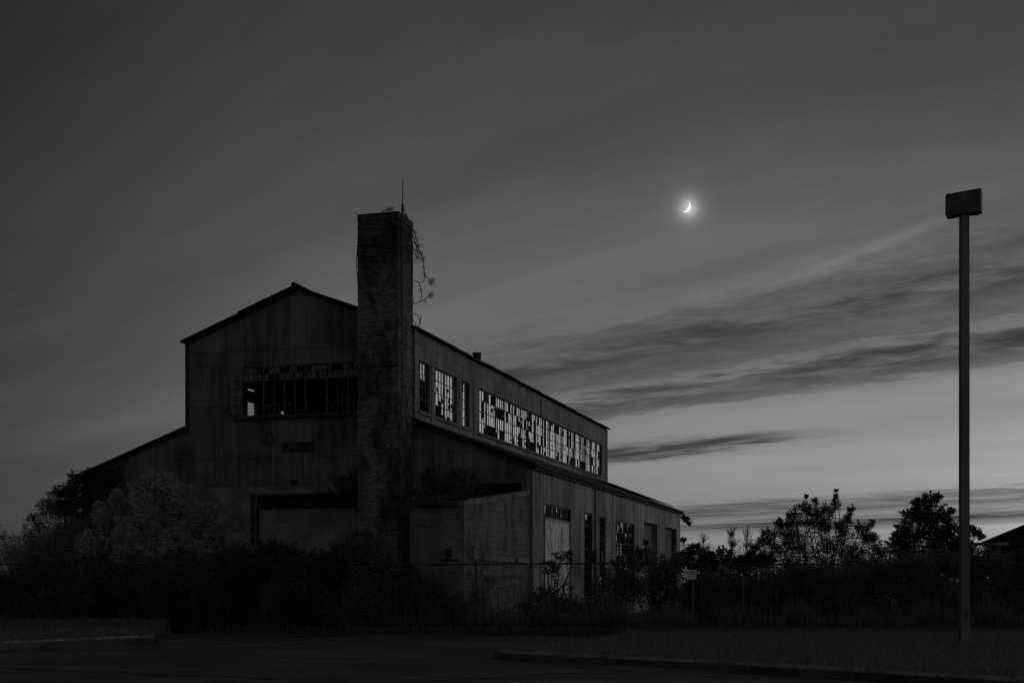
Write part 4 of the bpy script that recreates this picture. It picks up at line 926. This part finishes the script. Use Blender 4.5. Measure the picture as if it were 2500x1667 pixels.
# notice on its own post
sg = empty('notice_sign', 'small white rectangular notice on a thin post by the fence', 'sign', (5.29, 38.7, 0))
mb = MB(); mb.tube([(.06, .03, 0), (.06, .03, 1.83)], .022, 8); mb.build('post', 'galv', sg)
mb = MB(); mb.box(-.17, .17, 0, .012, 1.585, 1.86); sb = mb.build('board', 'signwhite', sg)
mb = MB(); rr = random.Random(9)
for zr, xa, xb in ((1.81, -.06, .14), (1.765, -.045, .135)):      # two short rows of unreadable capitals
    x = xa
    while x < xb:
        w_ = rr.uniform(.010, .02); mb.box(x, x + w_, -.003, -.0005, zr - .015, zr + .013); x += w_ + .008
mb.box(-.04, .145, -.003, -.0005, 1.727, 1.737); mb.build('lettering', 'ink', sb)
mb = MB(); mb.tube([(-.115, -.003, 1.78), (-.115, -.0006, 1.78)], .024, 10); mb.build('emblem', 'ink', sb)
stk = MB(); stk.tube([(P(1813, 0, 38.9).x, 38.9, 0), (P(1813, 0, 38.9).x + .02, 38.9, 1.62)], .024, 7)
tag(stk.build('stake', 'galv'), 'short pale stake standing alone behind the fence', 'stake')
mbx = empty('meter_box', 'small dark meter box on a thin post before the narrow windows', 'meter box', (P(1447, 0, 43).x, 43, 0))
mb = MB(); mb.box(-.12, .12, -.08, .08, 2.12, 2.52); mb.build('box', 'steel', mbx)
mb = MB(); mb.bar((-.13, -.09, 2.14), (-.13, -.09, 2.5), .02); mb.bar((.0, -.09, 2.1), (.13, -.09, 2.1), .02); mb.build('bracket', 'galv', mbx)
mb = MB(); mb.tube([(.06, 0, 0), (.06, 0, 2.12)], .03, 8); mb.tube([(-.06, 0, 0), (-.06, 0, 2.1)], .018, 8); mb.build('post', 'steel', mbx)

# ------------------------------------------------------------------ lamp post
LY = 28.5
lp = empty('lamp_post', 'tall square lamp post with one dark floodlight box at its top, unlit', 'lamp post', (P(2354, 0, LY).x, LY, .12))
mb = MB(); wv2 = .108
def sq(z, w_): return [(-w_, -w_, z), (w_, -w_, z), (w_, w_, z), (-w_, w_, z)]
vs = sq(0, .092) + sq(9.40, .085); mb.add(vs, [(0, 1, 5, 4), (1, 2, 6, 5), (2, 3, 7, 6), (3, 0, 4, 7), (4, 5, 6, 7), (3, 2, 1, 0)]); po = mb.build('pole', 'pole', lp)
mb = MB(); mb.box(-.13, .13, -.13, .13, -.02, .05); mb.build('base_plate', 'pole', lp)
mb = MB(); mb.box(-.098, .098, -.098, .098, .05, .42); mb.build('base_cover', 'pole', lp)
mb = MB(); mb.box(-.05, .05, -.099, -.089, .55, .75); mb.build('hand_hole_cover', 'lamp', po)
ax = Vector((-.898, .436, -.055)).normalized(); nrm_ = Vector((-.436, -.898, 0)).normalized()        # lamp housing: six-sided section along ax
prof = [(-.13, 9.48), (.13, 9.48), (.155, 9.70), (.135, 9.97), (-.135, 9.97), (-.155, 9.70)]
mb = MB(); L_ = .36
pts = [Vector((0, 0, z_ - .12)) + nrm_ * o_ + ax * (-L_) for o_, z_ in prof]
mb.prism(pts, ax * 2 * L_); hd = mb.build('floodlight', 'lamp', lp)
mb = MB(); q = [Vector((0, 0, z_ - .12)) + nrm_ * o_ + ax * L_ for o_, z_ in ((-.11, 9.53), (.11, 9.53), (.12, 9.94), (-.12, 9.94))]; mb.prism(q, ax * .02); mb.build('end_plate', 'galv', hd)
for xa, xb in ((-.30, -.11), (.11, .30)):
    mb = MB(); mb.box(xa, xb, -.09, .09, -.006, .004); gl_ = mb.build('lens', 'dullglass', hd); gl_.location = (0, 0, 9.352); gl_.rotation_euler = (0, 0, math.atan2(ax.y, ax.x))
c_ = nrm_ * .157 + ax * (.03) + Vector((0, 0, 9.64))
mb = MB(); mb.bar(c_ - Vector((0, 0, .07)), c_ + Vector((0, 0, .07)), .02, .012, up=nrm_)
for dz_, sgn in ((.055, 1), (0, 1), (-.055, 1)): mb.bar(c_ + Vector((0, 0, dz_)), c_ + Vector((0, 0, dz_)) - ax * .055, .018, .012, up=nrm_)
mb.build('latch', 'kerb', hd)

# ------------------------------------------------------------------ far shed on the right
fb = empty('gabled_shed', 'dark gabled shed with a pale beam, cut by the right edge', 'shed', (30.8, 68.6, 0), math.radians(-23.6))
mb = MB(); mb.prism([(-5.5, 0, 0), (5.5, 0, 0), (5.5, 0, 3.66), (0, 0, 6.0), (-5.5, 0, 3.66)], (0, 12, 0)); mb.build('wall', 'inside', fb)
for x1 in (-5.95, 5.95):
    mb = MB(); mb.prism([(0, -.3, 6.02), (x1, -.3, 3.50), (x1, -.3, 3.60), (0, -.3, 6.12)], (0, 12.6, 0)); mb.build('roof', 'trim', fb)
mb = MB(); mb.bar((-7.2, -1.2, 3.52), (-4.4, -1.2, 3.52), .14, .16); mb.build('canopy_beam', 'concrete', fb)
mb = MB(); mb.bar((-6.3, -1.2, 0), (-6.3, -1.2, 3.43), .2, .2); mb.build('canopy_post', 'concrete', fb)

# ------------------------------------------------------------------ moon
m, N, b = new_mat('moonlight'); M['moon'] = m
b.inputs['Base Color'].default_value = g(.1); b.inputs['Emission Color'].default_value = g(1); b.inputs['Emission Strength'].default_value = 1.05
Rm = 6.9; Dm = 1500; mb = MB(); vs = []; fs = []; nseg = 28
phi = math.radians(-18)
fx, fz = Vector((math.cos(phi), 0, math.sin(phi))), Vector((-math.sin(phi), 0, math.cos(phi)))
for i in range(nseg + 1):
    t = -math.pi / 2 + math.pi * i / nseg
    co_, si_ = math.cos(t), math.sin(t)
    for k in range(4):                       # thin lune on the face of a sphere
        f_ = 1 - .42 * k / 3; xx = Rm * co_ * f_; zz = Rm * si_; yy = -math.sqrt(max(0, Rm * Rm - xx * xx - zz * zz))
        vs.append(fx * xx + fz * zz + Vector((0, yy, 0)))
for i in range(nseg):
    for k in range(3): fs.append((i * 4 + k, i * 4 + k + 1, i * 4 + 4 + k + 1, i * 4 + 4 + k))
mb.add(vs, fs); mo = mb.build('moon', 'moon'); mo.location = P(1672, 504, Dm)
tag(mo, 'thin bright crescent moon high in the dusk sky', 'moon')
sc.cycles.use_denoising = True
